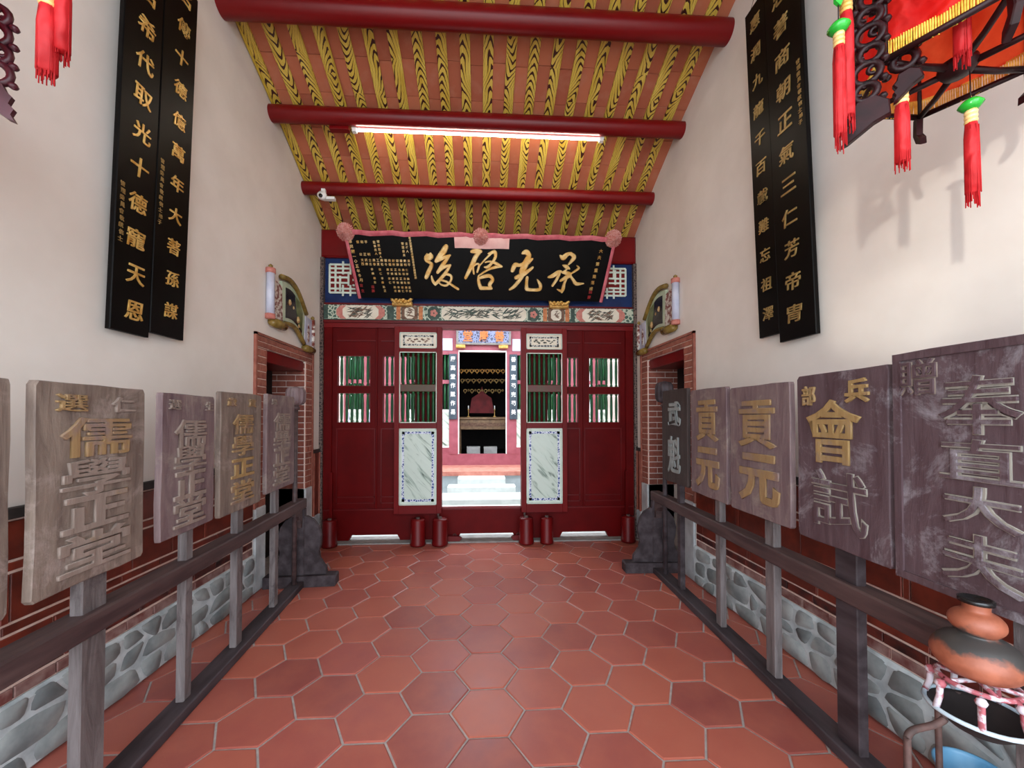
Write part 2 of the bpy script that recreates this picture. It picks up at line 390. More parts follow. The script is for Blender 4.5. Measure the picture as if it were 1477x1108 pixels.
def char(parent, ch, x, z, w, h, mat, y=0.0, name='character', off=0.0, ext=0.01, bev=0.0, shear=0.0, res=3):
    me = glyph(ch, w, h, off, ext, bev, shear, res)
    if not me.materials: me.materials.append(mat)
    elif me.materials[0] != mat: me = me.copy(); me.materials[0] = mat
    return obj(name, me, parent=parent, loc=(x, y, z))
def inscription(parent, items, mat, y, name='small_inscription', off=0.012, ext=0.003):
    """many tiny characters joined into one flat lettering part; items = (ch, x, z, size)"""
    vs = []; fs = []
    for ch, x, z, s_ in items:
        me = glyph(ch, s_, s_, off, ext, 0, 0, 1); n = len(vs)
        vs += [(v.co.x + x, v.co.y + y, v.co.z + z) for v in me.vertices]; fs += [tuple(i + n for i in p.vertices) for p in me.polygons]
    me = bpy.data.meshes.new(name); me.from_pydata(vs, [], fs); me.materials.append(mat); return obj(name, me, parent=parent)

XL, XR, YD = -1.93, 1.98, 4.86
def wl(u, d, v): return (XL - d, u, v)      # on the left wall: u = world y, -d stands proud of the wall
def wr(u, d, v): return (XR + d, u, v)
WALLT = 0.42
NL = (3.634, 4.435, 2.12); NR = (3.67, 4.50, 2.18)   # niche doorway: y0, y1, top

# ------------------------------------------------------------------ floor
structure('floor', MB().box(-2.6, 2.6, -1.95, 4.80, -0.12, -0.006), grout)
fl = bpy.data.objects['floor']
SX, RY, HX, HY = 0.2865, 0.331, 0.042, 1.866
def hexmesh(i):
    rr = random.Random(i); s_ = 0.191 - 0.006; b = 0.004
    ring = [(s_ * cos(k * pi / 3) * (1 + rr.uniform(-.008, .008)), s_ * sin(k * pi / 3) * (1 + rr.uniform(-.008, .008))) for k in range(6)]
    vs = [(x, y, -0.03) for x, y in ring] + [(x, y, -b * .7) for x, y in ring] + [(x * .965, y * .965, 0) for x, y in ring]
    fs = [tuple(range(12, 18))] + [(k, (k + 1) % 6, 6 + (k + 1) % 6, 6 + k) for k in range(6)] + [(6 + k, 6 + (k + 1) % 6, 12 + (k + 1) % 6, 12 + k) for k in range(6)]
    m = MB(); m.add(vs, fs); return m.mesh('hex_tile', hexm)
hexes = [hexmesh(i) for i in range(5)]
def clip_hex(cx, cy, x0, x1, y1):
    s_ = 0.185; poly = [(cx + s_ * cos(k * pi / 3), cy + s_ * sin(k * pi / 3)) for k in range(6)]
    def clip(poly, f):
        out = []
        for i in range(len(poly)):
            a, b = poly[i], poly[(i + 1) % len(poly)]; fa, fb = f(a), f(b)
            if fa >= 0: out.append(a)
            if fa * fb < 0: t_ = fa / (fa - fb); out.append((a[0] + (b[0] - a[0]) * t_, a[1] + (b[1] - a[1]) * t_))
        return out
    for f in (lambda p: p[0] - x0, lambda p: x1 - p[0], lambda p: y1 - p[1]): poly = clip(poly, f) if poly else poly
    return poly
for i in range(-7, 8):
    for j in range(-4, 10):
        cx = HX + i * SX; cy = HY + RY / 2 + j * RY - (RY / 2 if i % 2 else 0)
        if cy < 0.6: continue
        in_niche = 3.45 < cy < 4.6
        x0, x1, y1 = XL + 0.004, XR - 0.004, 4.735
        if cx - .19 > x1 or cx + .19 < x0 or cy - .17 > y1: continue
        dz = R.uniform(-0.0012, 0.0012)
        if cx - .19 >= x0 and cx + .19 <= x1 and cy + .17 <= y1:
            obj('tile', R.choice(hexes), parent=fl, loc=(cx, cy, dz), rot=(0, 0, R.randrange(6) * pi / 3 + R.uniform(-.006, .006)))
        else:
            p = clip_hex(cx, cy, x0, x1, y1)
            if len(p) < 3: continue
            ar = abs(sum(p[k][0] * p[(k + 1) % len(p)][1] - p[(k + 1) % len(p)][0] * p[k][1] for k in range(len(p)))) / 2
            if ar < 0.002: continue
            n = len(p); m = MB(); m.add([(x - cx, y - cy, -.03) for x, y in p] + [(x - cx, y - cy, 0) for x, y in p], [tuple(range(n, 2 * n))] + [(k, (k + 1) % n, n + (k + 1) % n, n + k) for k in range(n)])
            obj('tile', m, hexm, fl, (cx, cy, dz))
structure('trim_1', MB().box(-1.93, 1.98, 4.74, 5.02, -0.05, 0.012), sill)
structure('ground', MB().box(-9, 9, 4.8, 22, -0.2, -0.02), concrete)
structure('front_ground', MB().box(-14, 14, -16, -1.95, -0.2, -0.03), M('front_paving', '#a7a49e', '#bab7b0', 0.9, 3))

# ------------------------------------------------------------------ roof polyline and side walls
RP = [(-1.7, 4.10), (0.6, 4.98), (1.6, 5.14), (2.3, 4.93), (2.75, 4.775), (3.127, 4.63), (3.66, 4.42), (4.0, 4.27), (4.33, 4.11), (4.78, 3.86), (5.3, 3.56)]
def rz(y):
    for (a, b), (c, d) in zip(RP, RP[1:]):
        if a <= y <= c: return b + (d - b) * (y - a) / (c - a)
    return RP[-1][1] if y > 5 else RP[0][1]
def wall(name, T, niche, sgn):
    # wall solid as prisms in (y, z); d = 0 inner face .. WALLT
    m = MB(T); n0, n1, nt = niche
    top = [(y, z + 0.03) for y, z in RP if y > -1.3 and y < 5.0]
    def slab(u0, u1, v0, full=True):
        pts = [(u0, v0), (u1, v0), (u1, rz(u1) + .03)] + [p for p in reversed(top) if u0 < p[0] < u1] + [(u0, rz(u0) + .03)]
        m.prism(pts, 0, sgn_t * WALLT)
    sgn_t = 1
    slab(-1.3, n0, 0.0); slab(n0, n1, nt + 0.0); slab(n1, 5.05, 0.0)
    return structure(name, m, plaster)
wallL = wall('wall_left', lambda u, d, v: (XL - d, u, v), NL, 1)
wallR = wall('wall_right', lambda u, d, v: (XR + d, u, v), NR, 1)
# dado facings; d negative = proud of the plaster
def dado(W, T, niche, seed):
    rr = random.Random(seed); n0, n1, nt = niche; end = n0 - 0.19; st = -0.3
    bk = MB(T).box(st, end, -0.004, 0.0, 0.335, 1.085); obj('joint_mortar', bk, mortar, W)
    obj('stone_mortar', MB(T).bbox(st, end + 0.03, -0.030, 0.0, 0.0, 0.335, 0.02), stone_mortar, W)
    def course(z0, z1, wid, mat, name, jit=0.0, proud=0.012, start=0.0, narrow=False):
        u = st + start; k = 0
        while u < end - 0.02:
            w = wid * (1 + rr.uniform(-jit, jit))
            if narrow and k % 5 == 3: w = 0.035
            u1 = min(u + w, end); m = MB(T)
            pr = proud + rr.uniform(-.002, .002)
            m.bbox(u + .003, u1 - .003, -pr, -0.0035, z0 + .003, z1 - .003, 0.003); obj(name, m, mat, W); u = u1; k += 1
    course(0.338, 0.392, 0.165, brick_worn, 'brick', 0.1, start=rr.uniform(-.1, 0))
    course(0.400, 0.452, 0.20, tile_black, 'brick', 0.08, start=rr.uniform(-.1, 0))
    course(0.458, 0.606, 0.285, tile_dark, 'tile', 0.02, start=rr.uniform(-.2, 0), narrow=True)
    course(0.612, 0.652, 0.26, tile_dark, 'brick', 0.05, start=rr.uniform(-.1, 0))
    course(0.658, 0.862, 0.285, tile_dark, 'tile', 0.02, start=rr.uniform(-.2, 0), narrow=True)
    course(0.868, 0.908, 0.26, tile_dark, 'brick', 0.05, start=rr.uniform(-.1, 0))
    course(0.914, 1.078, 0.285, tile_dark, 'tile', 0.02, start=rr.uniform(-.2, 0), narrow=True)
    obj('cap_band', MB(T).bbox(st, end + .004, -0.022, 0.0, 1.085, 1.132, 0.004), cap_band, W)
    # field stones set in lime mortar: cells of a jittered net, each stone shrunk inside its cell and domed
    nc = max(3, int((end - st) / 0.135)); rows = 3
    P = [[(st + (end - st) * c / nc + rr.uniform(-.045, .045) * (0 < c < nc), [0.004, .12, .225, .332][q] + rr.uniform(-.035, .035) * (0 < q < rows)) for c in range(nc + 1)] for q in range(rows + 1)]
    for q in range(rows):
        c = 0
        while c < nc:
            span = 2 if (rr.random() < .3 and c + 2 <= nc) else 1
            A, B, C_, D = P[q][c], P[q][c + span], P[q + 1][c + span], P[q + 1][c]
            cx = (A[0] + B[0] + C_[0] + D[0]) / 4; cz = (A[1] + B[1] + C_[1] + D[1]) / 4; poly = []
            for (a, b) in ((A, B), (B, C_), (C_, D), (D, A)):
                for f in (.14, .5, .86):
                    x, z = a[0] + (b[0] - a[0]) * f, a[1] + (b[1] - a[1]) * f; k_ = rr.uniform(.82, .92) if f != .5 else rr.uniform(.86, .98); poly.append((cx + (x - cx) * k_, cz + (z - cz) * k_))
            n = len(poly); hh = rr.uniform(.003, .010)
            vs = [(x, -0.027, z) for x, z in poly] + [(cx + (x - cx) * .85, -0.031 - hh * .7, cz + (z - cz) * .85) for x, z in poly] + [(cx, -0.031 - hh, cz)]
            fs = [(k, (k + 1) % n, n + (k + 1) % n, n + k) for k in range(n)] + [(n + k, n + (k + 1) % n, 2 * n) for k in range(n)]
            m = MB(T); m.smooth = True; m.add(vs, fs); obj('stone', m, stone, W); c += span
dado(wallL, wl, NL, 3); dado(wallR, wr, NR, 5)
def niche(W, T, nz, seed):
    rr = random.Random(seed); n0, n1, nt = nz; g = 0.004; q0, q1, qt = n0 - 0.166, n1 + 0.158, nt + 0.10
    # mortar backing around the opening, then bricks proud of it
    m = MB(T); m.box(q0, n0 + .001, -0.008, 0, 0.72, qt); m.box(n1 - .001, q1, -0.008, 0, 0.72, qt); m.box(n0, n1, -0.008, 0, nt, qt); obj('joint_mortar', m, mortar, W)
    def br(u0, u1, z0, z1, mat=brick, d0=-0.016, d1=-0.004):
        obj('brick', MB(T).bbox(u0 + g, u1 - g, d0 + rr.uniform(-.002, .002), d1, z0 + g, z1 - g, .003), mat, W)
    z = 0.72; k = 0
    while z < nt - 0.01:
        z1 = min(z + 0.066, nt)
        for (a, b) in ((q0, n0), (n1, q1)):
            if k % 2: br(a, b, z, z1)
            else:
                c = a + (b - a) * (.32 if a == q0 else .62); br(a, c, z, z1); br(c, b, z, z1)
        z = z1; k += 1
    for r_, (za, zb) in enumerate(((nt, nt + .05), (nt + .05, qt))):
        u = q0 - (0.07 if r_ else 0.0)
        while u < q1 - .01:
            u1 = min(u + 0.2, q1); br(max(u, q0), u1, za, zb); u = u1
    # moulded brick edge outside the frame
    for (a, b) in ((q0 - .022, q0), (q1, q1 + .022)):
        obj('brick_edging', MB(T).box(a, b, -0.024, 0, 0.72, qt + .02), brick, W)
    obj('brick_edging', MB(T).box(q0 - .022, q1 + .022, -0.024, 0, qt, qt + .022), brick, W)
    # stone jamb feet and the brick reveals
    for (a, b) in ((q0, n0), (n1, q1)): obj('stone_jamb', MB(T).bbox(a, b, -0.02, 0.30, 0.0, 0.72, .008), jamb_stone, W)
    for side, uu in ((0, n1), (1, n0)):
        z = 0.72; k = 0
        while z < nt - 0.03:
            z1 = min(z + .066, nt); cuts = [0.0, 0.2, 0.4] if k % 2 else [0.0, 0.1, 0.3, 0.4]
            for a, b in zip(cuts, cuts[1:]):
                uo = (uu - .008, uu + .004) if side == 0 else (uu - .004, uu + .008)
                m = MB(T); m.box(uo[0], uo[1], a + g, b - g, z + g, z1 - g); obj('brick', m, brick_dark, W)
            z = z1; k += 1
    obj('red_lintel', MB(T).bbox(n0 + .004, n1 - .004, 0.015, 0.34, nt - .11, nt, .006), red_beam, W)
    obj('dark_door', MB(T).bbox(n0 + .002, n1 - .002, 0.345, 0.41, 0, nt - .08, .01), inner_dark, W)
niche(wallL, wl, NL, 11); niche(wallR, wr, NR, 12)
# corner strips beyond the niches: framed dado panel, stone foot, patterned brick pilaster on the door wall
for W, T, n1 in ((wallL, wl, NL[1] + .19), (wallR, wr, NR[1] + .19)):
    obj('tile', MB(T).bbox(n1 + .02, 4.83, -0.012, 0, 0.36, 1.09, .004), tile_dark, W)
    obj('cap_band', MB(T).box(n1, 4.85, -0.02, 0, 1.09, 1.13), cap_band, W)
    obj('stone_jamb', MB(T).bbox(n1 + .01, 4.85, -0.02, 0, 0.0, 0.36, .006), jamb_stone, W)
    for a, b in ((n1 + .02, n1 + .045), (4.80, 4.83)): obj('tile_frame', MB(T).box(a, b, -0.022, -.01, 0.36, 1.09), brick, W)

# ------------------------------------------------------------------ ceiling: rafters, thin brick tiles, purlins
def strip(x0, x1, y0, y1, dz0, dz1, step=0.0):
    ys = [y0] + [p[0] for p in RP if y0 < p[0] < y1] + [y1]; vs = []; fs = []
    for y in ys:
        z = rz(y); vs += [(x0, y, z + dz0), (x1, y, z + dz0), (x1, y, z + dz1), (x0, y, z + dz1)]
    for i in range(len(ys) - 1):
        a = i * 4; fs += [(a + k, a + (k + 1) % 4, a + 4 + (k + 1) % 4, a + 4 + k) for k in range(4)]
    fs += [(0, 1, 2, 3), tuple(range(len(vs) - 4, len(vs)))]
    m = MB(); m.add(vs, fs); return m
ceil = structure('ceiling', strip(-2.4, 2.4, -1.65, 5.3, 0.045, 0.12), roofback)
RS = 0.1955
rx = [-1.885 + i * RS for i in range(20)]
for x in rx:
    m = strip(-0.0425, 0.0425, 1.6, 5.28, 0.0, 0.035); o = obj('rafter', m, grain, ceil, loc=(x, 0, 0))
for x in (-1.9285, 1.9355):
    pass
for i in range(-1, 20):
    x0 = (rx[i] if i >= 0 else rx[0] - RS) + 0.0415; x1 = (rx[i] + RS if i >= 0 else rx[0]) - 0.0415
    x0 = max(x0, XL); x1 = min(x1, XR)
    if x1 - x0 < .01: continue
    y = 2.55 + 0.02 * (i % 2); prev = R.uniform(-.002, .002)
    while y < 4.9:
        y1 = y + 0.262; j = R.uniform(-.003, .003)
        vs = [(x0, y + .003, rz(y) + .022 + j), (x1, y + .003, rz(y) + .022 + j), (x1, y1 - .003, rz(y1) + .024 + j), (x0, y1 - .003, rz(y1) + .024 + j)]
        vs += [(a, b, c + .018) for a, b, c in vs]
        m = MB(); m.add(vs, [(0, 1, 2, 3), (4, 5, 6, 7), (0, 1, 5, 4), (1, 2, 6, 5), (2, 3, 7, 6), (3, 0, 4, 7)])
        obj('tile', m, rooftile_m, ceil); y = y1
for x, w in ((-1.925 + 0.012, 0.011), (rx[3] + 0.05, 0.009)):
    ys = [1.8, 2.3, 2.75, 3.127, 3.4, 3.66, 4.0, 4.33, 4.6, 4.8]
    obj('cable_conduit', MB().tube([(x, y, rz(y) - .006) for y in ys], w, 8), M('yellow_conduit', '#b3922f', '#c4a53c', 0.4), ceil)
PUR = [(2.98, 4.585, 0.088, 'thickest round red roof beam, cut by the top edge of the photo'), (3.69, 4.32, 0.073, 'round red roof beam carrying the fluorescent lamp'),
       (4.363, 4.02, 0.068, 'thin round red roof beam with the security camera')]
for y, z, r, lab in PUR:
    T = lambda a, b, c: (c, b, a)
    m = MB(); m.smooth = True; n = 28
    vs = [(x, y + r * cos(2 * pi * k / n), z + r * sin(2 * pi * k / n)) for x in (XL - .05, XR + .05) for k in range(n)]
    m.add(vs, [(k, (k + 1) % n, n + (k + 1) % n, n + k) for k in range(n)])
    tag(obj('roof_beam', m, red_beam), lab, 'beam')
for y in (2.25, 1.55, 0.8):
    m = MB(); n = 20; r = .08; z = rz(y) - r - .01
    m.smooth = True; m.add([(x, y + r * cos(2 * pi * k / n), z + r * sin(2 * pi * k / n)) for x in (XL - .05, XR + .05) for k in range(n)], [(k, (k + 1) % n, n + (k + 1) % n, n + k) for k in range(n)])
    tag(obj('roof_beam', m, red_beam), {2.25: 'round red beam just above the top edge of the view', 1.55: 'round red ridge beam overhead', 0.8: 'round red beam under the front roof slope'}[y], 'beam')
# ------------------------------------------------------------------ fluorescent lamp and security camera
t = thing('fluorescent_lamp', 'long lit white fluorescent lamp under the middle red roof beam', 'lamp', (0, 3.75, 4.235))
obj('housing', MB().box(-1.22, 1.22, -0.008, 0.008, 0.014, 0.04), white_paint, t)
T = lambda a, b, c: (c, b, a)
obj('tube', MB(lambda x, y, z: (z, y, x)).lathe([(0.0, -1.17), (0.007, -1.17), (0.007, 1.17), (0.0, 1.17)], (0, 0, 0), 10), tube_m, t)
for s_ in (-1, 1): obj('lamp_holder', MB().box(s_ * 1.19 - .02, s_ * 1.19 + .02, -.018, .018, -.02, .014), white_paint, t)
obj('mounting_block', MB().bbox(-1.42, -1.24, -.03, .03, -.01, .05, .004), red_beam, t)
t = thing('security_camera', 'small white dome security camera on the lowest red roof beam', 'camera', (-1.69, 4.26, 3.885))
sp = [(0.0, -.045), (.025, -.042), (.042, -.022), (.05, .0), (.046, .02), (.03, .034), (0.0, .036)]
TL = Matrix.Rotation(radians(65), 3, 'X')
obj('dome', MB().lathe(sp, (0, 0, 0), 18, tilt=TL), white_paint, t)
obj('lens', MB().lathe([(0, -.056), (.015, -.056), (.02, -.046), (.02, -.03), (0, -.03)], (0, -0.004, -.004), 14, tilt=Matrix.Rotation(radians(-65), 3, 'X')), black_plastic, t)
obj('bracket', MB().bbox(-.005, .125, .005, .055, -.03, .0, .004), white_paint, t)
obj('mount', MB().box(-.02, .02, 0.02, .06, .0, .09), white_paint, t)

# ------------------------------------------------------------------ door wall (timber screen)
wb = struct_empty('wall_back', (0, YD, 0))
def wobj(name, mb, mat): # vertices given relative to y = YD
    return obj(name, mb, mat, wb)
ZT, ZD, ZB = 2.603, 0.375, 0.0
# threshold boards with light gaps cut in their feet
def thr(x0, x1, g0, g1, top=0.375, y0=0.0, y1=0.07):
    return [(x0, 0.012), (g0 - .035, 0.012), (g0, 0.078), (g1, 0.078), (g1 + .035, 0.012), (x1, 0.012), (x1, top), (x0, top)]
for a, b, g0, g1 in ((-1.93, -0.62, -1.55, -1.0), (-0.62, 0.69, -0.235, 0.41), (0.69, 1.98, 1.03, 1.58)):
    wobj('threshold_board', MB().prism(thr(a, b, g0, g1), 0.0, 0.07), red)
wobj('threshold_cap', MB().box(-1.93, 1.98, -0.008, 0.078, 0.375, 0.395), red_line)
wobj('lintel', MB().box(-1.93, 1.98, -0.01, 0.09, ZT, 2.695), red_beam)
wobj('lintel_moulding', MB().box(-1.93, 1.98, -0.03, 0.0, 2.66, 2.69), red_line)
wobj('top_beam', MB().bbox(-1.93, 1.98, -0.03, 0.12, 3.457, 3.80, .02), red_beam)
wobj('frieze_board', MB().box(-1.93, 1.98, 0.02, 0.06, 2.88, 3.457), blue)
wobj('frieze_rail', MB().box(-1.93, 1.98, -0.012, 0.08, 2.878, 2.905), red_line)
for a, b in ((-1.93, -1.89), (1.94, 1.98)):
    wobj('patterned_pilaster', MB().box(a, b, -0.04, 0.09, 0.012, 3.45), pale_fret)
for a, b in ((-1.89, -1.79), (1.84, 1.94), (-0.545, -0.465), (0.515, 0.595)):
    wobj('post', MB().bbox(a, b, -0.014, 0.08, 0.395, ZT, .006), red)
spindle_me = None
def spindle(L, mat=green):
    h = L / 2; p = [(.013, -h), (.017, -h + .012), (.017, -h + .03), (.010, -h + .04), (.0145, -h + .055), (.017, -h * .4), (.0175, 0), (.017, h * .4), (.0145, h - .055), (.010, h - .04), (.017, h - .03), (.017, h - .012), (.013, h)]
    return MB().lathe(p, (0, 0, 0), 10).mesh('spindle', mat)
sp_long = spindle(0.385); sp_leaf = spindle(0.385)
def bay(x0, x1, wins, bars, nm):
    # side bay: solid red boards round window openings with turned green spindles
    z0, z1, z2, z3 = 1.44, 1.805, 1.888, 2.262
    xs = [x0] + [c for w in wins for c in w] + [x1]
    for i in range(0, len(xs), 2): wobj('stile', MB().box(xs[i], xs[i + 1], 0.012, 0.062, 0.395, ZT), red)
    for k, (a, b) in enumerate(wins):
        wobj('panel_board', MB().box(a, b, 0.012, 0.062, 0.395, z0), red); wobj('panel_board', MB().box(a, b, 0.012, 0.062, z3, ZT), red); wobj('cross_rail', MB().box(a, b, 0.012, 0.062, z1, z2), red)
        w_ = struct_empty('window_%d' % (nm + k), ((a + b) / 2, YD + 0.037, 1.85))
        m = MB(); cw = (b - a) / 2; hz = 0.43
        for zz0, zz1 in ((z0, z1), (z2, z3)):
            zz0 -= 1.85; zz1 -= 1.85
            m.box(-cw, -cw + .008, -.03, .02, zz0, zz1); m.box(cw - .008, cw, -.03, .02, zz0, zz1); m.box(-cw, cw, -.03, .02, zz0, zz0 + .006); m.box(-cw, cw, -.03, .02, zz1 - .006, zz1)
        obj('window_frame', m, red_line, w_)
        for q in range(bars):
            for zc in ((z0 + z1) / 2 - 1.85, (z2 + z3) / 2 - 1.85):
                obj('spindle', sp_long, parent=w_, loc=(-cw + (q + .75) * (b - a) / (bars + .4), 0, zc))
    # raised mouldings drawing the panels
    m = MB()
    for (a, b) in ((x0 + .05, wins[0][1] + .06), (wins[1][0] - .02, x1 - .02)) if x0 < 0 else ((x0 + .02, wins[0][1] + .02), (wins[1][0] - .06, x1 - .05)):
        for zz in (0.455, 0.53, 1.36, 2.44): m.box(a, b, 0.002, 0.013, zz, zz + .012)
        m.box(a, a + .012, 0.002, .013, .455, 1.36); m.box(b - .012, b, 0.002, .013, .455, 1.36)
    wobj('panel_moulding', m, red_line)
    xj = (wins[0][1] + wins[1][0]) / 2 + (0 if x0 < 0 else 0)
    wobj('meeting_stile', MB().bbox(xj - .012, xj + .012, 0.0, .013, .395, ZT, .004), red)
bay(-1.79, -0.545, [(-1.737, -1.334), (-1.188, -0.79)], 6, 1)
bay(0.595, 1.84, [(0.84, 1.24), (1.371, 1.776)], 6, 3)
# frieze lattices
def lattice(x0, x1, z0, z1):
    w_ = bpy.data.objects.new('frieze_lattice', None); COL.objects.link(w_); w_.parent = wb; w_.location = ((x0 + x1) / 2, 0.0, (z0 + z1) / 2)
    W, H = (x1 - x0) / 2, (z1 - z0) / 2; obj('red_ground', MB().box(-W, W, .008, .019, -H, H), red_beam, w_)
    b = .011; m = MB()
    for f in (-1, -.72, .72, 1): m.box(-W, W, -.006, .006, f * H - b, f * H + b); m.box(f * W - b, f * W + b, -.0065, .0055, -H, H)
    for cx in (-.36, 0, .36): m.box(cx * W - b, cx * W + b, -.007, .005, -H - .04, -H * .45); m.box(cx * W - b, cx * W + b, -.007, .005, H * .3, H + .04)
    for cz in (-.3, .08, .42): m.box(-W, -W * .1, -.0055, .0065, cz * H - b, cz * H + b); m.box(W * .1, W, -.0055, .0065, (cz - .16) * H - b, (cz - .16) * H + b)
    m.box(-W * .1 - b, -W * .1 + b, -.005, .007, -H * .5, H * .5); m.box(W * .45 - b, W * .45 + b, -.005, .007, -H * .2, H * .9); m.box(-W * .5 - b, -W * .5 + b, -.005, .007, -H * .9, H * .2)
    obj('lattice_bars', m, mint, w_)
lattice(-1.83, -1.33, 3.03, 3.375); lattice(1.37, 1.85, 3.05, 3.395)
# painted beam
def oct_(x0, x1, z0, z1, c): return [(x0 + c, z0), (x1 - c, z0), (x1, z0 + c), (x1, z1 - c), (x1 - c, z1), (x0 + c, z1), (x0, z1 - c), (x0, z0 + c)]
pb = bpy.data.objects.new('painted_beam', None); COL.objects.link(pb); pb.parent = wb; pb.location = (0, -0.02, 0)
obj('beam_board', MB().box(-1.93, 1.98, 0.0, 0.07, 2.70, 2.877), green_fret, pb)
z0, z1 = 2.706, 2.870
def pp(nm, x0, x1, mat, d=0.004, c=0.0, za=z0, zb=z1): obj(nm, MB().prism(oct_(x0, x1, za, zb, c), -d, 0.002), mat, pb)
rb = random.Random(4)
def sketch(x0, x1, mats, n, kind='blot'):
    # brush marks painted on the cream fields: thin raised dabs
    for mt in mats:
        m = MB()
        for k in range(n):
            cx, cz = rb.uniform(x0 + .03, x1 - .03), rb.uniform(z0 + .03, z1 - .03); a = rb.uniform(-.5, .9); L = rb.uniform(.02, .07); w = rb.uniform(.003, .009)
            pts = [(-L, 0), (-L * .3, w), (L * .5, w * .8), (L, 0), (L * .4, -w), (-L * .4, -w * .7)]
            poly = [(cx + p * cos(a) - q * sin(a), min(max(cz + p * sin(a) + q * cos(a), z0 + .006), z1 - .006)) for p, q in pts]
            m.prism(poly, -.0066 - k * .00003, -.004)
        obj('brush_painting', m, mt, pb)
for (a, b) in ((-1.74, -1.16), (1.21, 1.83)):
    pp('border_field', a, b, salmon, .003, .05); pp('picture_field', a + .075, b - .075, cream, .0045, .045)
    sketch(a + .15, b - .15, [brown_ink, ink], 26)
for (a, b) in ((-1.02, -0.70), (0.79, 1.12)):
    for x in (a, b - .05): pp('orange_band', x, x + .05, orange, .004)
    pp('border_field', a + .06, b - .06, brown_ink, .003, .01); pp('picture_field', a + .10, b - .10, cream, .0045, .03, z0 + .012, z1 - .012); sketch(a + .12, b - .12, [brown_ink], 8)
for (a, b) in ((-1.13, -1.05), (1.14, 1.19), (-1.91, -1.84)): pp('dark_band', a, b, dark_green, .004)
for (a, b) in ((-0.64, -0.49), (0.60, 0.74)):
    pp('flower_field', a, b, dark_green, .0035, .04); cx = (a + b) / 2
    m = MB()
    for k in range(5):
        an = k * 2 * pi / 5; m.prism([(cx + .028 * cos(an) + .02 * cos(an + q), 2.788 + .028 * sin(an) + .02 * sin(an + q)) for q in [i * pi / 4 for i in range(8)]], -.006 - k * 1e-4, 0)
    obj('painted_flower', m, salmon, pb)
pp('picture_field', -0.47, 0.58, cream, .0045, .04)
sketch(-0.44, 0.56, [ink, dark_green, ink], 40)
obj('beam_edge', MB().box(-1.93, 1.98, -.006, .075, 2.694, 2.702), dark_green, pb)

# ------------------------------------------------------------------ opened door leaves
def leaf(name, x0, x1, y, flip, lab):
    d = struct_empty(name, ((x0 + x1) / 2, y, 0)); w = (x1 - x0) / 2; s_ = .062
    zb, zt = .352, 2.60; P = [(2.34, 2.53), (1.44, 2.295), (.455, 1.372)]
    m = MB()
    m.bbox(-w, -w + s_, -.024, .024, zb, zt, .004); m.bbox(w - s_, w, -.024, .024, zb, zt, .004)
    prev = zt
    for (a, b) in P: m.box(-w + s_, w - s_, -.022, .022, b, prev); prev = a
    m.box(-w + s_, w - s_, -.022, .022, zb, prev); obj('frame', m, red_leaf, d)
    iw = w - s_
    def ring(nm, a, b, t_, mat, y0, y1, ww=iw):
        m = MB(); m.box(-ww, ww, y0, y1, a, a + t_); m.box(-ww, ww, y0, y1, b - t_, b); m.box(-ww, -ww + t_, y0, y1, a, b); m.box(ww - t_, ww, y0, y1, a, b); return obj(nm, m, mat, d)
    for (a, b) in P: ring('inlay_border', a, b, .010, mint, -.027, -.02)
    obj('carved_panel', MB().box(-iw + .01, iw - .01, -.012, .012, 2.35, 2.52), cream, d)
    ring('fret_border', 2.372, 2.498, .022, grey_fret, -.017, -.011, iw - .04)
    obj('panel_field', MB().prism(oct_(-iw + .062, iw - .062, 2.394, 2.476, .02), -.016, -.011), cream, d)
    m = MB(); rr = random.Random(int(abs(x0) * 100))
    for k in range(13):
        cx, cz = -iw + .1 + k * (2 * iw - .2) / 12, 2.435 + .018 * sin(k * 1.7); m.prism([(cx + rr.uniform(.01, .022) * cos(a * pi / 3), cz + rr.uniform(.004, .014) * sin(a * pi / 3)) for a in range(6)], -.02, -.014)
    obj('carved_relief', m, brown_ink if x0 < 0 else ink, d)
    # window opening with mid rail and turned spindles
    obj('mid_rail', MB().bbox(-iw, iw, -.018, .018, 1.815, 1.905, .006), M('olive_red_rail', '#5b2218', '#4a3a1c', .5, 5) if x0 < 0 else bpy.data.materials['olive_red_rail'], d)
    for q in range(7):
        for zc in ((1.815 + 1.45) / 2, (1.905 + 2.285) / 2):
            obj('spindle', sp_leaf, parent=d, loc=(-iw + .012 + (q + .5) * (2 * iw - .024) / 7, 0, zc))
    obj('marble_frame', MB().box(-iw + .01, iw - .01, -.012, .012, .465, 1.362), mint, d)
    ring('fret_border', .495, 1.335, .032, blue_fret, -.017, -.011, iw - .032)
    obj('marble_panel', MB().prism(oct_(-iw + .058, iw - .058, .523, 1.307, .03), -.020, -.011), marble_m, d)
    obj('hinge_pin', MB().lathe([(.014, .30), (.014, .355), (0.0, .355)], (-w + .04 if x0 > 0 else w - .04, 0, 0), 8), rust, d)
    return d
leaf('door_1', -1.025, -0.456, 4.775, False, ''); leaf('door_2', 0.508, 1.073, 4.775, True, '')
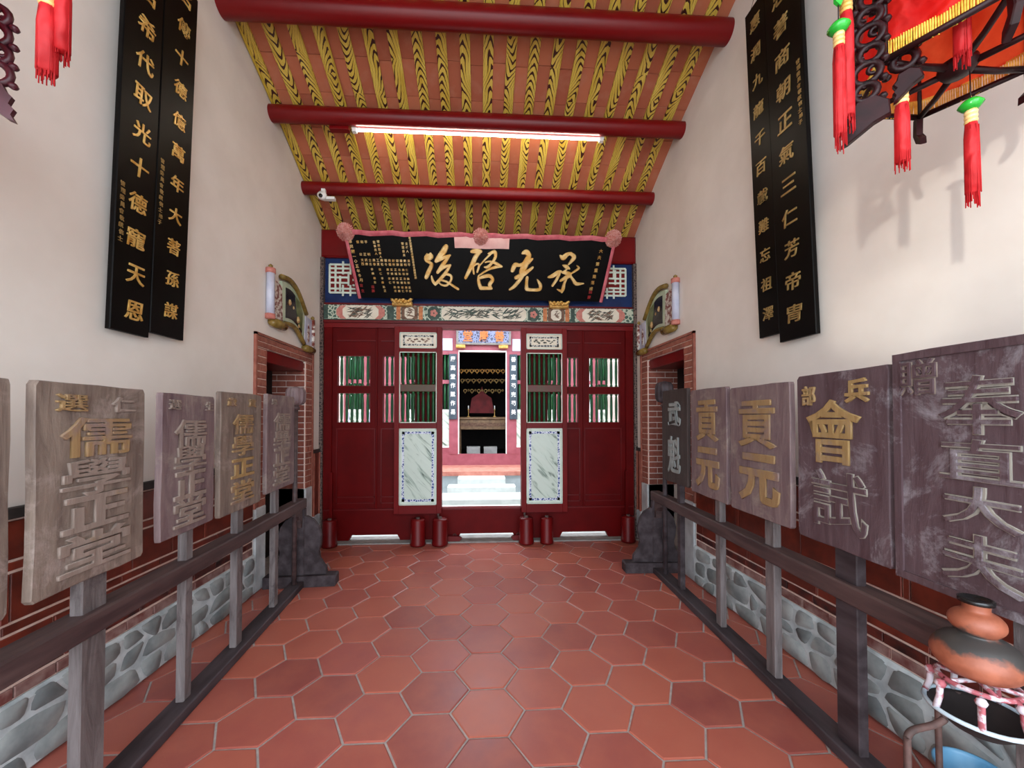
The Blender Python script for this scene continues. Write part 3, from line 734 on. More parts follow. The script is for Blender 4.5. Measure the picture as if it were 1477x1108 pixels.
# socket posts for the door pins
prof = [(.001, 0.012), (.086, 0.012), (.088, .03), (.082, .05), (.079, .30), (.076, .313), (.001, .316)]
def sock(x, lab, r=1.0, y=4.66, h=1.0):
    t = thing('door_pin_socket', lab, 'door socket', (x, y, 0)); pr = [(a * r * 1.06, (b - .012) * h + .013) for a, b in prof]
    obj('socket_body', MB().lathe(pr, (0, 0, 0), 12), red_line, t); obj('iron_pin', MB().lathe([(.001, .30 * h), (.024, .30 * h), (.024, .335 * h), (.001, .335 * h)], (0, 0, 0), 8), rust, t); return t
sock(-0.722, 'left of the two dark red wooden sockets under the left open door leaf')
sock(-0.466, 'red wooden socket at the left corner of the doorway threshold', 1.03)
sock(0.555, 'red wooden socket at the right corner of the doorway threshold', 0.98)
sock(0.80, 'outer red wooden socket under the right open door leaf', 0.88)
for x, lab in ((-1.735, 'red wooden socket in the far left corner beside the rack foot'), (1.79, 'red wooden socket in the far right corner with a pivot post')):
    t = sock(x, lab, .95); obj('pivot_post', MB().box(-.016, .016, .03, .06, .31, .86), red, t)
for x, s_ in ((-0.30, 1), (0.47, -1)):
    t = thing('threshold_latch', 'small broken red wooden latch block at the %s end of the middle threshold gap' % ('left' if s_ > 0 else 'right'), 'latch', (x, 4.80, 0.013))
    obj('latch_block', MB().prism([(-.09, 0), (.06, 0), (.085, .03), (.05, .055), (-.09, .06)] if s_ > 0 else [(.09, 0), (-.06, 0), (-.085, .03), (-.05, .055), (.09, .06)], -.03, .03), red_line, t)
    obj('iron_ring', MB().torus((0, -.0, .062), .018, .004), rust, t)

# ------------------------------------------------------------------ big name board above the door
TH = atan2(0.35, 0.63)
sb = thing('name_board', 'large black lacquered name board with four gilt characters tilted above the door', 'sign', (0.03, 4.75, 2.94), (TH, 0, 0))
BH = 0.725
board = [(-1.49, 0), (1.49, 0), (1.545, BH), (-1.545, BH)]
obj('board', MB().prism(board, -0.012, 0.02, .004), lacquer, sb)
def strk(m, pts, k, ox, oz, sc):
    """a brush stroke: pts = (x, y, halfwidth) in traced units, y down"""
    P = [(ox + x * sc, oz - y * sc, w * sc) for x, y, w in pts]
    Q = []
    for i in range(len(P) - 1):
        p0 = P[max(i - 1, 0)]; p1 = P[i]; p2 = P[i + 1]; p3 = P[min(i + 2, len(P) - 1)]
        for s_ in range(5):
            t_ = s_ / 5; Q.append(tuple(.5 * ((2 * p1[j]) + (-p0[j] + p2[j]) * t_ + (2 * p0[j] - 5 * p1[j] + 4 * p2[j] - p3[j]) * t_ ** 2 + (-p0[j] + 3 * p1[j] - 3 * p2[j] + p3[j]) * t_ ** 3) for j in range(3)))
    Q.append(P[-1]); n = len(Q); vs = []; fs = []; y0 = -.012; y1 = -.026 - k * .0006
    for i, (x, z, w) in enumerate(Q):
        a, b = Q[max(i - 1, 0)], Q[min(i + 1, n - 1)]; dx, dz = b[0] - a[0], b[1] - a[1]; L = sqrt(dx * dx + dz * dz) or 1; nx, nz = -dz / L, dx / L; w = max(w, .001)
        vs += [(x + nx * w, y0, z + nz * w), (x + nx * w * .72, y1, z + nz * w * .72), (x - nx * w * .72, y1, z - nz * w * .72), (x - nx * w, y0, z - nz * w)]
    for i in range(n - 1):
        a = i * 4; fs += [(a + q, a + 4 + q, a + 5 + q, a + 1 + q) for q in range(3)]
    # rounded caps
    for i, e in ((0, 1), (n - 1, n - 2)):
        x, z, w = Q[i]; dx, dz = x - Q[e][0], z - Q[e][1]; L = sqrt(dx * dx + dz * dz) or 1; b_ = len(vs); cap = []
        an = atan2(dz, dx); w = max(w, .001)
        for q in range(7):
            a = an - pi / 2 + pi * q / 6; vs.append((x + w * .9 * cos(a), y0, z + w * .9 * sin(a))); vs.append((x + w * .65 * cos(a), y1, z + w * .65 * sin(a)))
        for q in range(6): fs.append((b_ + 2 * q, b_ + 2 * q + 2, b_ + 2 * q + 3, b_ + 2 * q + 1))
        fs.append(tuple(b_ + 2 * q + 1 for q in range(7)))
    m.add(vs, fs)
HOU = [[(265, 270, 20), (255, 300, 60), (200, 350, 50), (200, 385, 25), (255, 415, 25), (270, 450, 32), (215, 560, 38), (170, 645, 34)],
       [(520, 160, 42), (470, 240, 48), (400, 320, 40), (350, 385, 32)], [(350, 385, 26), (450, 340, 30), (580, 290, 18)], [(560, 310, 20), (470, 420, 34), (365, 560, 28)],
       [(365, 560, 24), (460, 480, 30), (580, 440, 18)], [(580, 440, 18), (500, 560, 30), (400, 670, 30), (320, 750, 24)], [(262, 620, 14), (280, 700, 24), (318, 755, 22)],
       [(440, 610, 14), (520, 585, 22), (590, 620, 22), (570, 700, 20), (500, 765, 20), (420, 755, 14), (380, 720, 10)], [(420, 680, 16), (520, 710, 18), (620, 775, 20), (700, 825, 20)]]
QI = [[(930, 225, 28), (1010, 215, 46), (1080, 220, 30)], [(1060, 225, 34), (1000, 300, 38), (950, 400, 38), (890, 520, 34), (825, 640, 26)], [(960, 430, 14), (955, 500, 18), (965, 570, 16)],
      [(960, 450, 14), (1020, 410, 16), (1050, 440, 20), (1020, 540, 18)], [(1050, 450, 12), (1150, 340, 14), (1260, 235, 20)], [(1200, 250, 12), (1300, 225, 34), (1320, 290, 28), (1280, 370, 24), (1200, 455, 26), (1140, 460, 14)],
      [(1150, 385, 12), (1230, 370, 16), (1330, 400, 26), (1430, 445, 16)], [(1430, 450, 10), (1330, 455, 26), (1200, 500, 18), (1040, 600, 12)],
      [(1040, 610, 18), (1045, 700, 30), (1080, 800, 34)], [(1040, 640, 20), (1140, 610, 30), (1230, 600, 32), (1280, 660, 30), (1230, 740, 34), (1260, 800, 20)], [(1080, 800, 34), (1170, 800, 30), (1260, 800, 26)]]
XIAN = [[(320, 235, 20), (380, 215, 42), (430, 260, 40), (410, 330, 50), (370, 420, 56), (330, 520, 50), (330, 600, 40)], [(490, 315, 18), (400, 380, 44), (290, 420, 28), (210, 420, 40), (165, 510, 34)],
        [(505, 450, 20), (430, 510, 30), (340, 570, 40), (230, 620, 34)], [(330, 600, 36), (270, 690, 32), (200, 770, 28), (130, 815, 18)], [(420, 610, 26), (415, 700, 28), (420, 800, 34)], [(420, 805, 32), (520, 815, 26), (640, 805, 30), (655, 740, 30), (620, 680, 22), (590, 640, 8)]]
CHENG = [[(945, 255, 14), (1000, 290, 44), (1060, 240, 34), (1130, 215, 20)], [(1110, 220, 24), (1180, 270, 38), (1150, 330, 30), (1100, 390, 14)], [(1005, 405, 10), (1070, 430, 34), (1125, 460, 14)], [(1080, 470, 14), (1040, 500, 14), (1000, 520, 14)],
         [(780, 600, 18), (850, 580, 34), (940, 520, 34), (990, 500, 14)], [(960, 540, 26), (920, 640, 26), (860, 740, 20)], [(1000, 520, 14), (1080, 530, 34), (1140, 560, 40), (1060, 610, 30), (990, 655, 20)],
         [(1090, 600, 26), (1060, 700, 24), (1050, 780, 32), (1030, 845, 20)], [(1040, 830, 18), (1000, 820, 20), (945, 795, 8)], [(1150, 540, 12), (1240, 480, 18), (1280, 440, 18), (1240, 405, 8)],
         [(1140, 560, 22), (1200, 630, 26), (1270, 700, 32), (1390, 690, 10)]]
sc = 1 / 11.36 / 131
for nm, strokes, px0 in (('後', HOU, 600), ('啓', QI, 600), ('先', XIAN, 725), ('承', CHENG, 725)):
    m = MB(); k = 0
    for st in strokes: strk(m, st, k, (px0 - 696) / 123.0, (432 - 340) / 131.0, sc * 1.05); k += 1
    obj('gilt_character', m, gold_pale, sb)
def bx(px): return (px - 696) / 123.0
def bz(py): return (432 - py) / 131.0
col1 = '中華民國一〇五年冬月'
its = [(c, bx(513 + k * .95), bz(344 + k * 6.8), .036) for k, c in enumerate(col1)]
col2 = '敬啓堂重建落成管理委員會謹識敬獻'
its += [(c, bx(595.5 + k * .28), bz(344 + k * 3.75), .026) for k, c in enumerate(col2)]
rows = ['前後堂中庭左右護龍正殿門', '承啓先德祖澤宗功萬年昌盛']
for r_, row in enumerate(('文武士農工商禮樂射御書數東', '西南北春夏秋冬福祿壽喜和平')):
    its += [(c, bx(527 + k * 5.4), bz(376 + r_ * 5.6), .03) for k, c in enumerate(row)]
for r_, (y, xs) in enumerate(((389, (539, 550, 561, 566.5, 572, 577.5, 583, 588)), (395, (539.6, 550.6, 561, 566.5, 572, 577.5, 583, 588)), (402, (541, 552, 562, 567.5, 573, 578.5, 584, 589)), (408, (541, 552, 562.5, 568, 573.5, 579, 584, 589)),
                    (415, (553, 568.5, 574, 579.5, 585, 590)), (420.5, (554, 569, 574.5, 580, 585.5, 590.5)))):
    its += [('孝悌忠信禮義廉恥仁愛和平正'[(k * 3 + r_ * 5) % 13], bx(x), bz(y), .027) for k, x in enumerate(xs)]
for row, y, x in (('信和平', 351, 524), ('公正明', 368, 526)): its += [(c, bx(x + k * 5.6), bz(y), .03) for k, c in enumerate(row)]
for row, x, y in (('監事長人', 546.5, 351), ('常務監事人', 552, 350), ('管理委員', 585, 352), ('主任人', 590.5, 352)): its += [(c, bx(x + k * .3), bz(y + k * 5.3), .028) for k, c in enumerate(row)]
inscription(sb, its, gold_pale, -.0125)
inscription(sb, [(c, bx(865.5 - k * 1.2), bz(356 + k * 9.3), .042) for k, c in enumerate('大夫第重建落成')], gold, -.0125)
inscription(sb, [('誌', bx(858), bz(417), .042), ('慶', bx(857), bz(425), .042), ('吉', bx(521), bz(413), .036), ('立', bx(522), bz(421), .036), ('福', bx(537), bz(415), .036), ('壽', bx(537), bz(421), .036)], red_char, -.0125, 'red_inscription')
# ribbons and rosettes
def cloth_strip(m, pts, w, y, wob=.006):
    n = len(pts); rr = random.Random(len(pts)); vs = []; fs = []
    for i, (x, z) in enumerate(pts):
        a, b = pts[max(i - 1, 0)], pts[min(i + 1, n - 1)]; dx, dz = b[0] - a[0], b[1] - a[1]; L = sqrt(dx * dx + dz * dz); nx, nz = -dz / L, dx / L
        for q in (-1, -.3, .4, 1): vs.append((x + nx * w * q, y - rr.uniform(0, wob) - (.006 if abs(q) < 1 else 0), z + nz * w * q))
    for i in range(n - 1): fs += [(i * 4 + q, i * 4 + q + 1, i * 4 + 5 + q, i * 4 + 4 + q) for q in range(3)]
    m.smooth = True; m.add(vs, fs)
m = MB(); cloth_strip(m, [(-1.5 + i * 3.0 / 24, BH - .012 + .008 * sin(i * 2.1)) for i in range(25)], .026, -.02); obj('ribbon', m, pink, sb)
m = MB(); cloth_strip(m, [(-1.52 + .06 * i / 8, BH - .05 - i * .085) for i in range(9)], .018, -.018); obj('ribbon', m, pink, sb); m = MB(); cloth_strip(m, [(1.52 - .06 * i / 8, BH - .05 - i * .085) for i in range(9)], .018, -.018); obj('ribbon', m, pink, sb)
m = MB(); cloth_strip(m, [(bx(657 + i * 8.5), BH - .085 + .003 * sin(i)) for i in range(10)], .062, -.018, .01); tag(obj('ribbon', m, pink_pale, sb), 'pale pink middle ribbon')
def rosette(x, z):
    m = MB(); rr = random.Random(int(x * 50 + 90)); m.smooth = False
    for rad, dy, n in ((.105, -.012, 30), (.085, -.034, 26), (.06, -.052, 20), (.034, -.066, 12)):
        vs = [(0, dy - .012, 0)]; N = n * 2
        for k in range(N):
            a = 2 * pi * k / N; q = rad * (rr.uniform(.93, 1.0) if k % 2 else rr.uniform(.86, .95))
            vs.append((q * .6 * cos(a), dy - .012 + (.008 if k % 2 else -.008), q * .6 * sin(a))); vs.append((q * cos(a), dy + (.010 if k % 2 else -.010), q * sin(a)))
        fs = []
        for k in range(N): b = (k + 1) % N; fs += [(0, 1 + 2 * k, 1 + 2 * b), (1 + 2 * k, 2 + 2 * k, 2 + 2 * b, 1 + 2 * b)]
        m.add(vs, fs)
    obj('rosette', m, rosette_m, sb, (x, -.005, z))
rosette(-1.515, BH - .01); rosette(-0.02, BH - .03); rosette(1.50, BH - .01)
for x, lab in ((-0.94, 'gilt carved bracket under the left side of the name board'), (0.98, 'gilt carved bracket under the right side of the name board')):
    t = thing('sign_bracket', lab, 'bracket', (x, 4.835, 2.86))
    m = MB(); rr = random.Random(3); m.bbox(-.12, .12, -.07, -.0, .0, .05, .01)
    for k in range(16):
        cx = -.11 + .22 * k / 15; m.lathe([(0, -.02), (.018, -.012), (.022, 0), (.016, .014), (0, .02)], (cx, -.075 - .01 * rr.random(), .03 + .03 * rr.random() + .012 * (k % 3 == 0)), 7)
    for s_ in (-1, 1): m.lathe([(0, -.02), (.02, -.01), (.022, .01), (0, .03)], (s_ * .115, -.07, .085), 7)
    obj('lion_carving', m, gold, t)

# ------------------------------------------------------------------ couplet boards on the side walls
def couplet(side, y0, y1, z0, z1, tilt, text, zfirst, dz, lab, csize, small, mat, off=0.0, xo=0.03):
    w = y1 - y0; yc = (y0 + y1) / 2
    if side < 0: loc = (XL + xo + .012, yc, z0); rot = (tilt, 0, pi / 2)
    else: loc = (XR - xo - .012, yc, z0); rot = (tilt, 0, -pi / 2)
    t = thing('couplet_board', lab, 'sign board', loc, rot); H = z1 - z0
    obj('board', MB().bbox(-w / 2, w / 2, -.012, .012, 0, H, .004), lacquer, t)
    for k, ch in enumerate(text):
        char(t, ch, R.uniform(-.004, .004) + off, zfirst - z0 - k * dz, csize * 1.0, csize * .92, mat, -.0115, 'gilt_character', off=.004, ext=.006, bev=.006, shear=.08)
    if small: inscription(t, [(c, small[1] + (k % 2) * .004, small[2] - z0 - k * .036, .026) for k, c in enumerate(small[0])], gold_dull, -.0115)
    obj('wire_hook', MB().tube([(-.05, 0, H), (-.02, .008, H + .07), (.02, .008, H + .075), (.05, 0, H)], .003, 6), rust, t)
    return t
couplet(-1, 2.085, 2.322, 1.955, 4.35, .028, '昭希代取光十德寵天恩', 3.84, .1955, 'black gilt couplet board on the left wall, the one nearer the camera', .112, ('管理委員會敬獻信士', -.085, 2.72), gold, .010)
couplet(-1, 2.330, 2.585, 1.99, 4.19, .028, '名傳十德億萬年大著孫謀', 4.10, .195, 'black gilt couplet board on the left wall, the one farther from the camera', .10, ('管理委員會敬獻信士弟子', -.095, 3.0), gold, .015, .028)
couplet(1, 2.42, 2.605, 2.05, 4.31, .035, '惠潤九龍千百載難忘祖澤', 4.18, .198, 'black gilt couplet board on the right wall, the one farther from the camera', .095, None, gold_dull, 0.0, .022)
couplet(1, 2.135, 2.412, 1.985, 4.40, .035, '忠著商朝正氣三仁芳帝冑', 4.12, .198, 'black gilt couplet board on the right wall, the wider one nearer the camera', .115, ('管理委員會敬獻信士弟子', .1, 3.6), gold_dull, -.01, .03)

# ------------------------------------------------------------------ ceramic scroll plaques
def arcpts(p0, p1, bulge, n=8):
    (a, b), (c, d) = p0, p1; out = []
    for i in range(n + 1):
        t_ = i / n; x = a + (c - a) * t_; z = b + (d - b) * t_ + bulge * sin(pi * t_); out.append((x, z))
    return out
lav = M('lavender_glaze', '#b9bcd0', '#cfd2e0', 0.25); celadon = M('celadon_glaze', '#a8b89a', '#c3cfb4', 0.25); brownglaze = M('brown_glaze', '#6b5524', '#93793c', 0.25, 12); scrollred = M('scroll_pattern', '#7a3a30', '#d8d2c8', .3, 26, lo=.45, hi=.55); darkpaint = M('dark_painting', '#120c14', '#1a121a', .25)
figure_m = M('figure_glaze', '#a06a3a', '#c8b07a', .3, 30); olive = M('olive_glaze', '#46562e', '#6a7440', .3, 20)
def scroll(side, yc, z, lab):
    t = thing('scroll_plaque', lab, 'wall plaque', (XL if side < 0 else XR, yc, z), (0, 0, pi / 2 if side < 0 else -pi / 2)); f = 1 if side < 0 else -1
    T = (lambda x, y, zz: (x * f, y, zz))
    v = lambda x, zc, h, r, nm, mat: obj(nm, MB(T).lathe([(0, -h), (r, -h), (r, h), (0, h)], (x, -.035, zc), 12), mat, t)
    v(-.46, .03, .19, .035, 'outer_roll', lav)
    for zz in (-.18, .235): v(-.46, zz, .022, .042, 'roll_end', salmon)
    obj('roll_knob', MB(T).lathe([(0, -.02), (.018, -.012), (.02, .008), (0, .025)], (-.46, -.035, .275), 8), brownglaze, t)
    obj('patterned_page', MB(T).prism([(-.43, .20), (-.24, .17), (-.22, -.2), (-.40, -.17)], -.03, 0, .004), scrollred, t)
    obj('bottom_curl', MB(lambda x, y, zz: T(zz - .32, y, x)).lathe([(0, -.13), (.04, -.12), (.045, 0), (.04, .10), (0, .11)], (-.22, -.04, 0), 12), brownglaze, t)
    top = arcpts((-.24, .22), (.26, 0.02), .10); bot = arcpts((.24, -.27), (-.22, -.16), .06)
    obj('picture_page', MB(T).prism(top + bot, -.028, 0, .004), celadon, t)
    ti = arcpts((-.17, .18), (.20, 0.0), .075); bi = arcpts((.18, -.20), (-.17, -.12), .045)
    obj('painting', MB(T).prism(ti + bi, -.033, -.02, .003), darkpaint, t)
    obj('painted_foliage', MB(T).prism([(.02, .15), (.12, .12), (.19, .02), (.17, -.17), (.1, -.12), (.05, 0)], -.037, -.03, .002), olive, t)
    for cx, cz, s_ in ((-.1, .05, .03), (.08, -.08, .035), (-.02, .02, .016), (.1, -.14, .02)):
        obj('painted_figure', MB(T).lathe([(0, -s_), (s_ * .5, -s_ * .6), (s_ * .6, 0), (s_ * .3, s_), (0, s_ * 1.1)], (cx, -.035, cz), 8), figure_m, t)
    obj('rolled_rim', MB(T).tube([(x, -.035, zz) for x, zz in arcpts((-.27, .25), (.27, .03), .11, 10)], .026, 8), brownglaze, t)
    obj('rolled_rim', MB(T).tube([(x, -.035, zz) for x, zz in arcpts((-.21, -.19), (.22, -.30), .07, 10)], .024, 8), brownglaze, t)
    obj('side_page', MB(T).prism([(.27, .02), (.44, 0), (.43, -.33), (.25, -.30)], -.03, 0, .004), lav, t)
    obj('page_motif', MB(T).prism([(.34, -.06), (.37, -.12), (.36, -.25), (.32, -.27), (.31, -.15)], -.034, -.028), scrollred, t)
    v(.45, -.16, .17, .022, 'outer_roll', scrollred)
    obj('roll_knob', MB(T).lathe([(0, -.02), (.018, -.012), (.02, .008), (0, .025)], (.44, -.035, .03), 8), brownglaze, t)
    obj('bottom_curl', MB(lambda x, y, zz: T(zz + .34, y, x)).lathe([(0, -.12), (.036, -.11), (.04, 0), (.036, .10), (0, .11)], (-.34, -.04, 0), 12), brownglaze, t)
scroll(-1, 4.10, 2.60, 'glazed open-scroll plaque on the left wall above the brick doorway')
scroll(1, 4.24, 2.63, 'glazed open-scroll plaque on the right wall above the brick doorway')

# ------------------------------------------------------------------ placard racks
def rack(name, lab, base, ang, L, side, zt):
    # local x runs along the rail, -y faces the room; base = far end for the right rack, near end for the left
    t = thing(name, lab, 'rack', base, (0, 0, ang))
    obj('base_rail', MB().bbox(0, L, -.055, .05, 0.001, .058, .006), darkwood, t)
    far = L if side < 0 else 0.0; s_ = -1 if side < 0 else 1
    obj('upper_rail', MB().bbox(0, L + .0, -.047, .045, zt - .085, zt, .008), railwood, t)
    # scalloped end panel and its foot block, across the rail
    prof = [(0, .62), (.06, .62), (.12, .585), (.165, .52), (.185, .44), (.18, .36), (.165, .30), (.175, .24), (.205, .19), (.23, .16), (.235, .10)]
    full = [(-a, b) for a, b in reversed(prof[1:])] + prof
    full = full + [(.235, .10)]; full = [p for i, p in enumerate(full) if i == 0 or p != full[i - 1]]
    fx = far + s_ * .03
    obj('end_panel', MB(lambda x, y, z: (fx + y, x, z)).prism(full, -.022, .022, .004), darkwood, t)
    obj('centre_post', MB().bbox(fx - .03, fx + .03, -.045, .045, .10, zt - .086, .006), darkwood, t)
    obj('foot', MB().bbox(fx - .055, fx + .055, -.325, .29, 0.001, .098, .01), darkwood, t)
    # rounded corner brace under the rail
    br_ = [(0, 0), (0, -.16), (.03, -.16), (.045, -.09), (.09, -.045), (.16, -.03), (.16, 0)]
    obj('brace', MB().prism([(far + s_ * (.06 + x), zt - .086 + z) for x, z in br_], -.03, .03, .003), railwood, t)
    return t
angL = radians(90) + .062; angR = radians(-90) - .046
# left rack: near end at y 0.8
LR = rack('placard_rack', 'long dark wooden placard rack along the left wall', (-1.432, 0.80, 0), angL, 2.86, -1, .772)
RRK = rack('placard_rack', 'long dark wooden placard rack along the right wall', (1.730, 3.80, 0), angR, 3.1, 1, .780)
def xl(y): return -1.432 - (y - .8) * .062
def xr(y): return 1.630 + (y - 1.66) * .046
def carved(t, ch, x, z, w, h, cm):
    simple = ch in '元大夫正武仁兵'; o_ = .022 if simple else (.010 if ch in '貢直奉部堂' else .002)
    if isinstance(cm, tuple):      # pale outline with a dark filled face
        char(t, ch, x, z, w * 1.03, h * 1.03, cm[0], -.0435, 'character_outline', off=o_ + .012, ext=.006, bev=.008)
        char(t, ch, x, z, w, h, cm[1], -.0435, 'character', off=-.002, ext=.011, bev=.003)
    else:
        char(t, ch, x, z, w * 1.04, h * 1.05, groove_shade, -.0435, 'groove_shade_outline', off=o_ + .012, ext=.0012, bev=.008)  # thin dark outline round each character: shadow of its carved edge, put in as colour
        char(t, ch, x, z, w, h, cm, -.0435, 'character', off=o_, ext=.011, bev=.012)
groove_shade = woodmat('painted_groove_shade', '#3c3230', '#5a4c46', '#4a3e3a', .5)
def placard(side, y0, y1, z0, z1, lab, mat, chars, pole_w=.055, pole_y=None, yaw=0.0, frame=False, notch=False, tiltx=0.0, pmat=None, name='placard'):
    yc = (y0 + y1) / 2; w = y1 - y0; x = xl(yc) if side < 0 else xr(yc)
    t = thing(name, lab, 'placard', (x, yc, 0.06), (0, 0, (angL if side < 0 else angR) + yaw)); z0 -= .06; z1 -= .06
    px = 0.0 if pole_y is None else (pole_y - yc) * (1 if side < 0 else -1)
    obj('pole', MB().bbox(px - pole_w / 2, px + pole_w / 2, -.018, .022, 0.0, z0 + .35, .004), pmat or pole_m, t)
    # board outline slightly uneven, rounded corners
    rr = random.Random(int(y0 * 1000)); c = .02
    out = []
    for (ax, az, bx_, bz_) in ((-w / 2, z0, w / 2, z0), (w / 2, z0, w / 2, z1), (w / 2, z1, -w / 2, z1), (-w / 2, z1, -w / 2, z0)):
        for q in (0.018, .25, .5, .75, .982):
            ex, ez = ax + (bx_ - ax) * q, az + (bz_ - az) * q; out.append((ex + rr.uniform(-.003, .003), ez + rr.uniform(-.003, .003)))
    obj('board', MB().prism(out, -.045, -.018, .004), mat, t)
    if frame:
        m = MB()
        m.box(-w / 2 + .004, w / 2 - .004, -.053, -.043, z1 - .03, z1 - .004); m.box(-w / 2 + .004, w / 2 - .004, -.053, -.043, z0 + .004, z0 + .03)
        m.box(-w / 2 + .004, -w / 2 + .03, -.0525, -.043, z0 + .006, z1 - .006); m.box(w / 2 - .03, w / 2 - .004, -.0525, -.043, z0 + .006, z1 - .006); obj('raised_rim', m, mat, t)
    for ch, cx, cz, cw, chh, cm in chars:
        carved(t, ch, cx * w, z0 + cz * (z1 - z0), cw * w, chh * (z1 - z0), cm)
    return t
LC = lambda a, b, m: [('儒', 0.0, .72, a, b, m), ('學', 0.0, .53, a, b, m), ('正', 0.0, .345, a, b, m), ('堂', 0.0, .15, a, b, m)]
placard(-1, .86, 1.262, .90, 1.62, 'weathered grey placard cut off by the left edge of the photo', board_grey, [('堂', 0, .3, .6, .2, ochre_pale)], .09)
placard(-1, 1.33, 1.775, .905, 1.62, 'largest weathered grey carved placard with ochre patches, nearest on the left rack', board_grey,
        LC(.64, .185, ochre_pale)[1:2] + [('儒', 0.0, .735, .66, .2, ochre), ('正', 0.0, .35, .62, .175, ochre_pale), ('堂', 0, .155, .66, .19, ochre_pale), ('選', -.24, .905, .26, .085, ochre), ('仁', .24, .905, .24, .085, ochre_pale)], .105, pole_y=1.585)
placard(-1, 1.872, 2.268, .93, 1.615, 'mauve grey carved placard, second on the left rack, its characters bare wood', board_mauve, LC(.6, .2, ochre_pale) + [('選', -.3, .925, .2, .07, ochre_pale), ('生', .36, .925, .16, .07, ochre_pale)], .055, pole_y=2.12)
placard(-1, 2.325, 2.80, .925, 1.655, 'grey carved placard with yellow characters, third on the left rack', board_grey, [('儒', 0, .735, .5, .17, ochre), ('學', 0, .55, .52, .17, ochre), ('正', 0, .36, .55, .16, ochre_bright), ('堂', 0, .16, .55, .18, ochre), ('歲', -.28, .92, .2, .07, ochre), ('貢', .22, .92, .2, .07, ochre)], .07, pole_y=2.60)
placard(-1, 2.88, 3.36, .955, 1.672, 'mauve grey carved placard, farthest on the left rack beside the wooden mace', board_mauve, LC(.58, .19, ochre_pale) + [('恩', -.28, .925, .18, .06, ochre_pale)], .06, pole_y=3.12)
placard(1, 3.03, 3.49, .945, 1.742, 'dark brown placard with two grey painted characters, farthest on the right rack', board_dark, [('武', 0.02, .74, .5, .26, grey_char), ('魁', 0.0, .30, .5, .40, grey_char)], .055, pole_y=3.25, pmat=darkwood)
placard(1, 2.495, 2.97, .93, 1.71, 'narrower mauve placard with two ochre characters, second from the far end of the right rack', board_mauve, [('貢', 0.0, .705, .62, .38, ochre), ('元', 0, .27, .66, .38, ochre)], .06, pole_y=2.66)
placard(1, 1.935, 2.455, .925, 1.69, 'wide mauve placard with two ochre characters in the middle of the right rack', board_mauve, [('貢', 0.0, .705, .64, .36, ochre), ('元', .02, .29, .68, .38, ochre)], .075, pole_y=2.14)
placard(1, 1.425, 1.885, .92, 1.705, 'plum placard with two large and two small gold characters, third from the near end', board_plum, [('會', -.05, .66, .62, .37, ochre_bright), ('試', 0.0, .27, .60, .33, (bone_char, board_plum)), ('部', -.33, .875, .17, .12, ochre_bright), ('兵', .22, .885, .24, .13, ochre_bright)], .11, pole_y=1.655, pmat=darkwood)
placard(1, .90, 1.405, .905, 1.742, 'largest plum placard with a column of four pale outlined characters, nearest on the right rack', board_plum,
        [('奉', .02, .76, .42, .22, (bone_char, board_plum)), ('直', .02, .55, .42, .155, (bone_char, board_plum)), ('大', .02, .375, .40, .15, (bone_char, board_plum)), ('夫', .02, .175, .42, .19, (bone_char, board_plum)), ('贈', -.33, .885, .25, .15, (ochre_pale, board_plum))], .09, pole_y=1.05, frame=True)
def mace(side, y, z0, z1, lab):
    x = xl(y) if side < 0 else xr(y); t = thing('ceremonial_mace', lab, 'mace', (x, y, .06))
    obj('pole', MB().lathe([(.001, 0), (.02, 0), (.02, z0 - .05), (.001, z0 - .05)], (0, 0, 0), 10), darkwood if side > 0 else railwood, t)
    h = z1 - z0; p = [(0.001, 0)] + [(.068 * (1 - (2 * q / 10 - 1) ** 4) ** .6 + .006, h * (q / 10)) for q in range(1, 10)] + [(0.001, h * .97)]
    obj('melon_head', MB().lathe(p, (0, 0, z0 - .06), 40, ribs=10, rib=.22), darkwood if side > 0 else board_mauve, t)
    obj('collar', MB().lathe([(.001, -.03), (.03, -.03), (.035, -.01), (.025, 0.005), (.001, .005)], (0, 0, z0 - .06), 12), railwood, t)
mace(-1, 3.50, 1.60, 1.78, 'dark wooden pole with a ribbed melon-shaped head at the far end of the left rack')
mace(1, 3.56, 1.63, 1.85, 'dark wooden pole with a rounded ribbed head at the far end of the right rack')

# ------------------------------------------------------------------ jar, its iron stand, bucket
JX, JY, JZ = 1.405, 1.045, 0.772
t = thing('terracotta_jar', 'sooty double-bulb terracotta jar on an iron stand at lower right', 'jar', (JX, JY, JZ), (0, radians(0), 0))
pr = [(.001, .0), (.06, .002), (.10, .02), (.122, .055), (.120, .085), (.10, .118), (.07, .138), (.052, .148), (.062, .16), (.073, .178), (.072, .200), (.058, .218), (.04, .228), (.036, .236), (.038, .258), (.042, .262), (.034, .262), (.030, .24), (.001, .235)]
KR, KH = .76, .80
obj('body', MB().lathe(curve_pts([(a * KR, b * KH) for a, b in pr[:-4]], 3) + [(a * KR, b * KH) for a, b in pr[-3:]], (0, 0, 0), 48), jar_m, t)
obj('rim', MB().lathe([(a * KR * 1.1, b * KH) for a, b in [(.034, .256), (.043, .256), (.044, .27), (.036, .272), (.033, .262)]], (0, 0, 0), 24), black_plastic, t)
SZ = JZ - .004
t = thing('iron_stand', 'rusty iron washstand with flaking pink and white paint under the jar', 'stand', (JX, JY, 0))
m = MB(lambda x, y, z: (x, z, y)); m.torus((0, SZ - .012, 0), .078, .007, n=28, m=8); obj('top_ring', m, flaked, t)
for k in range(3): a = k * pi / 3; obj('cross_bar', MB().tube([(.078 * cos(a), .078 * sin(a), SZ - .008), (-.078 * cos(a), -.078 * sin(a), SZ - .008)], .006, 6), flaked, t)
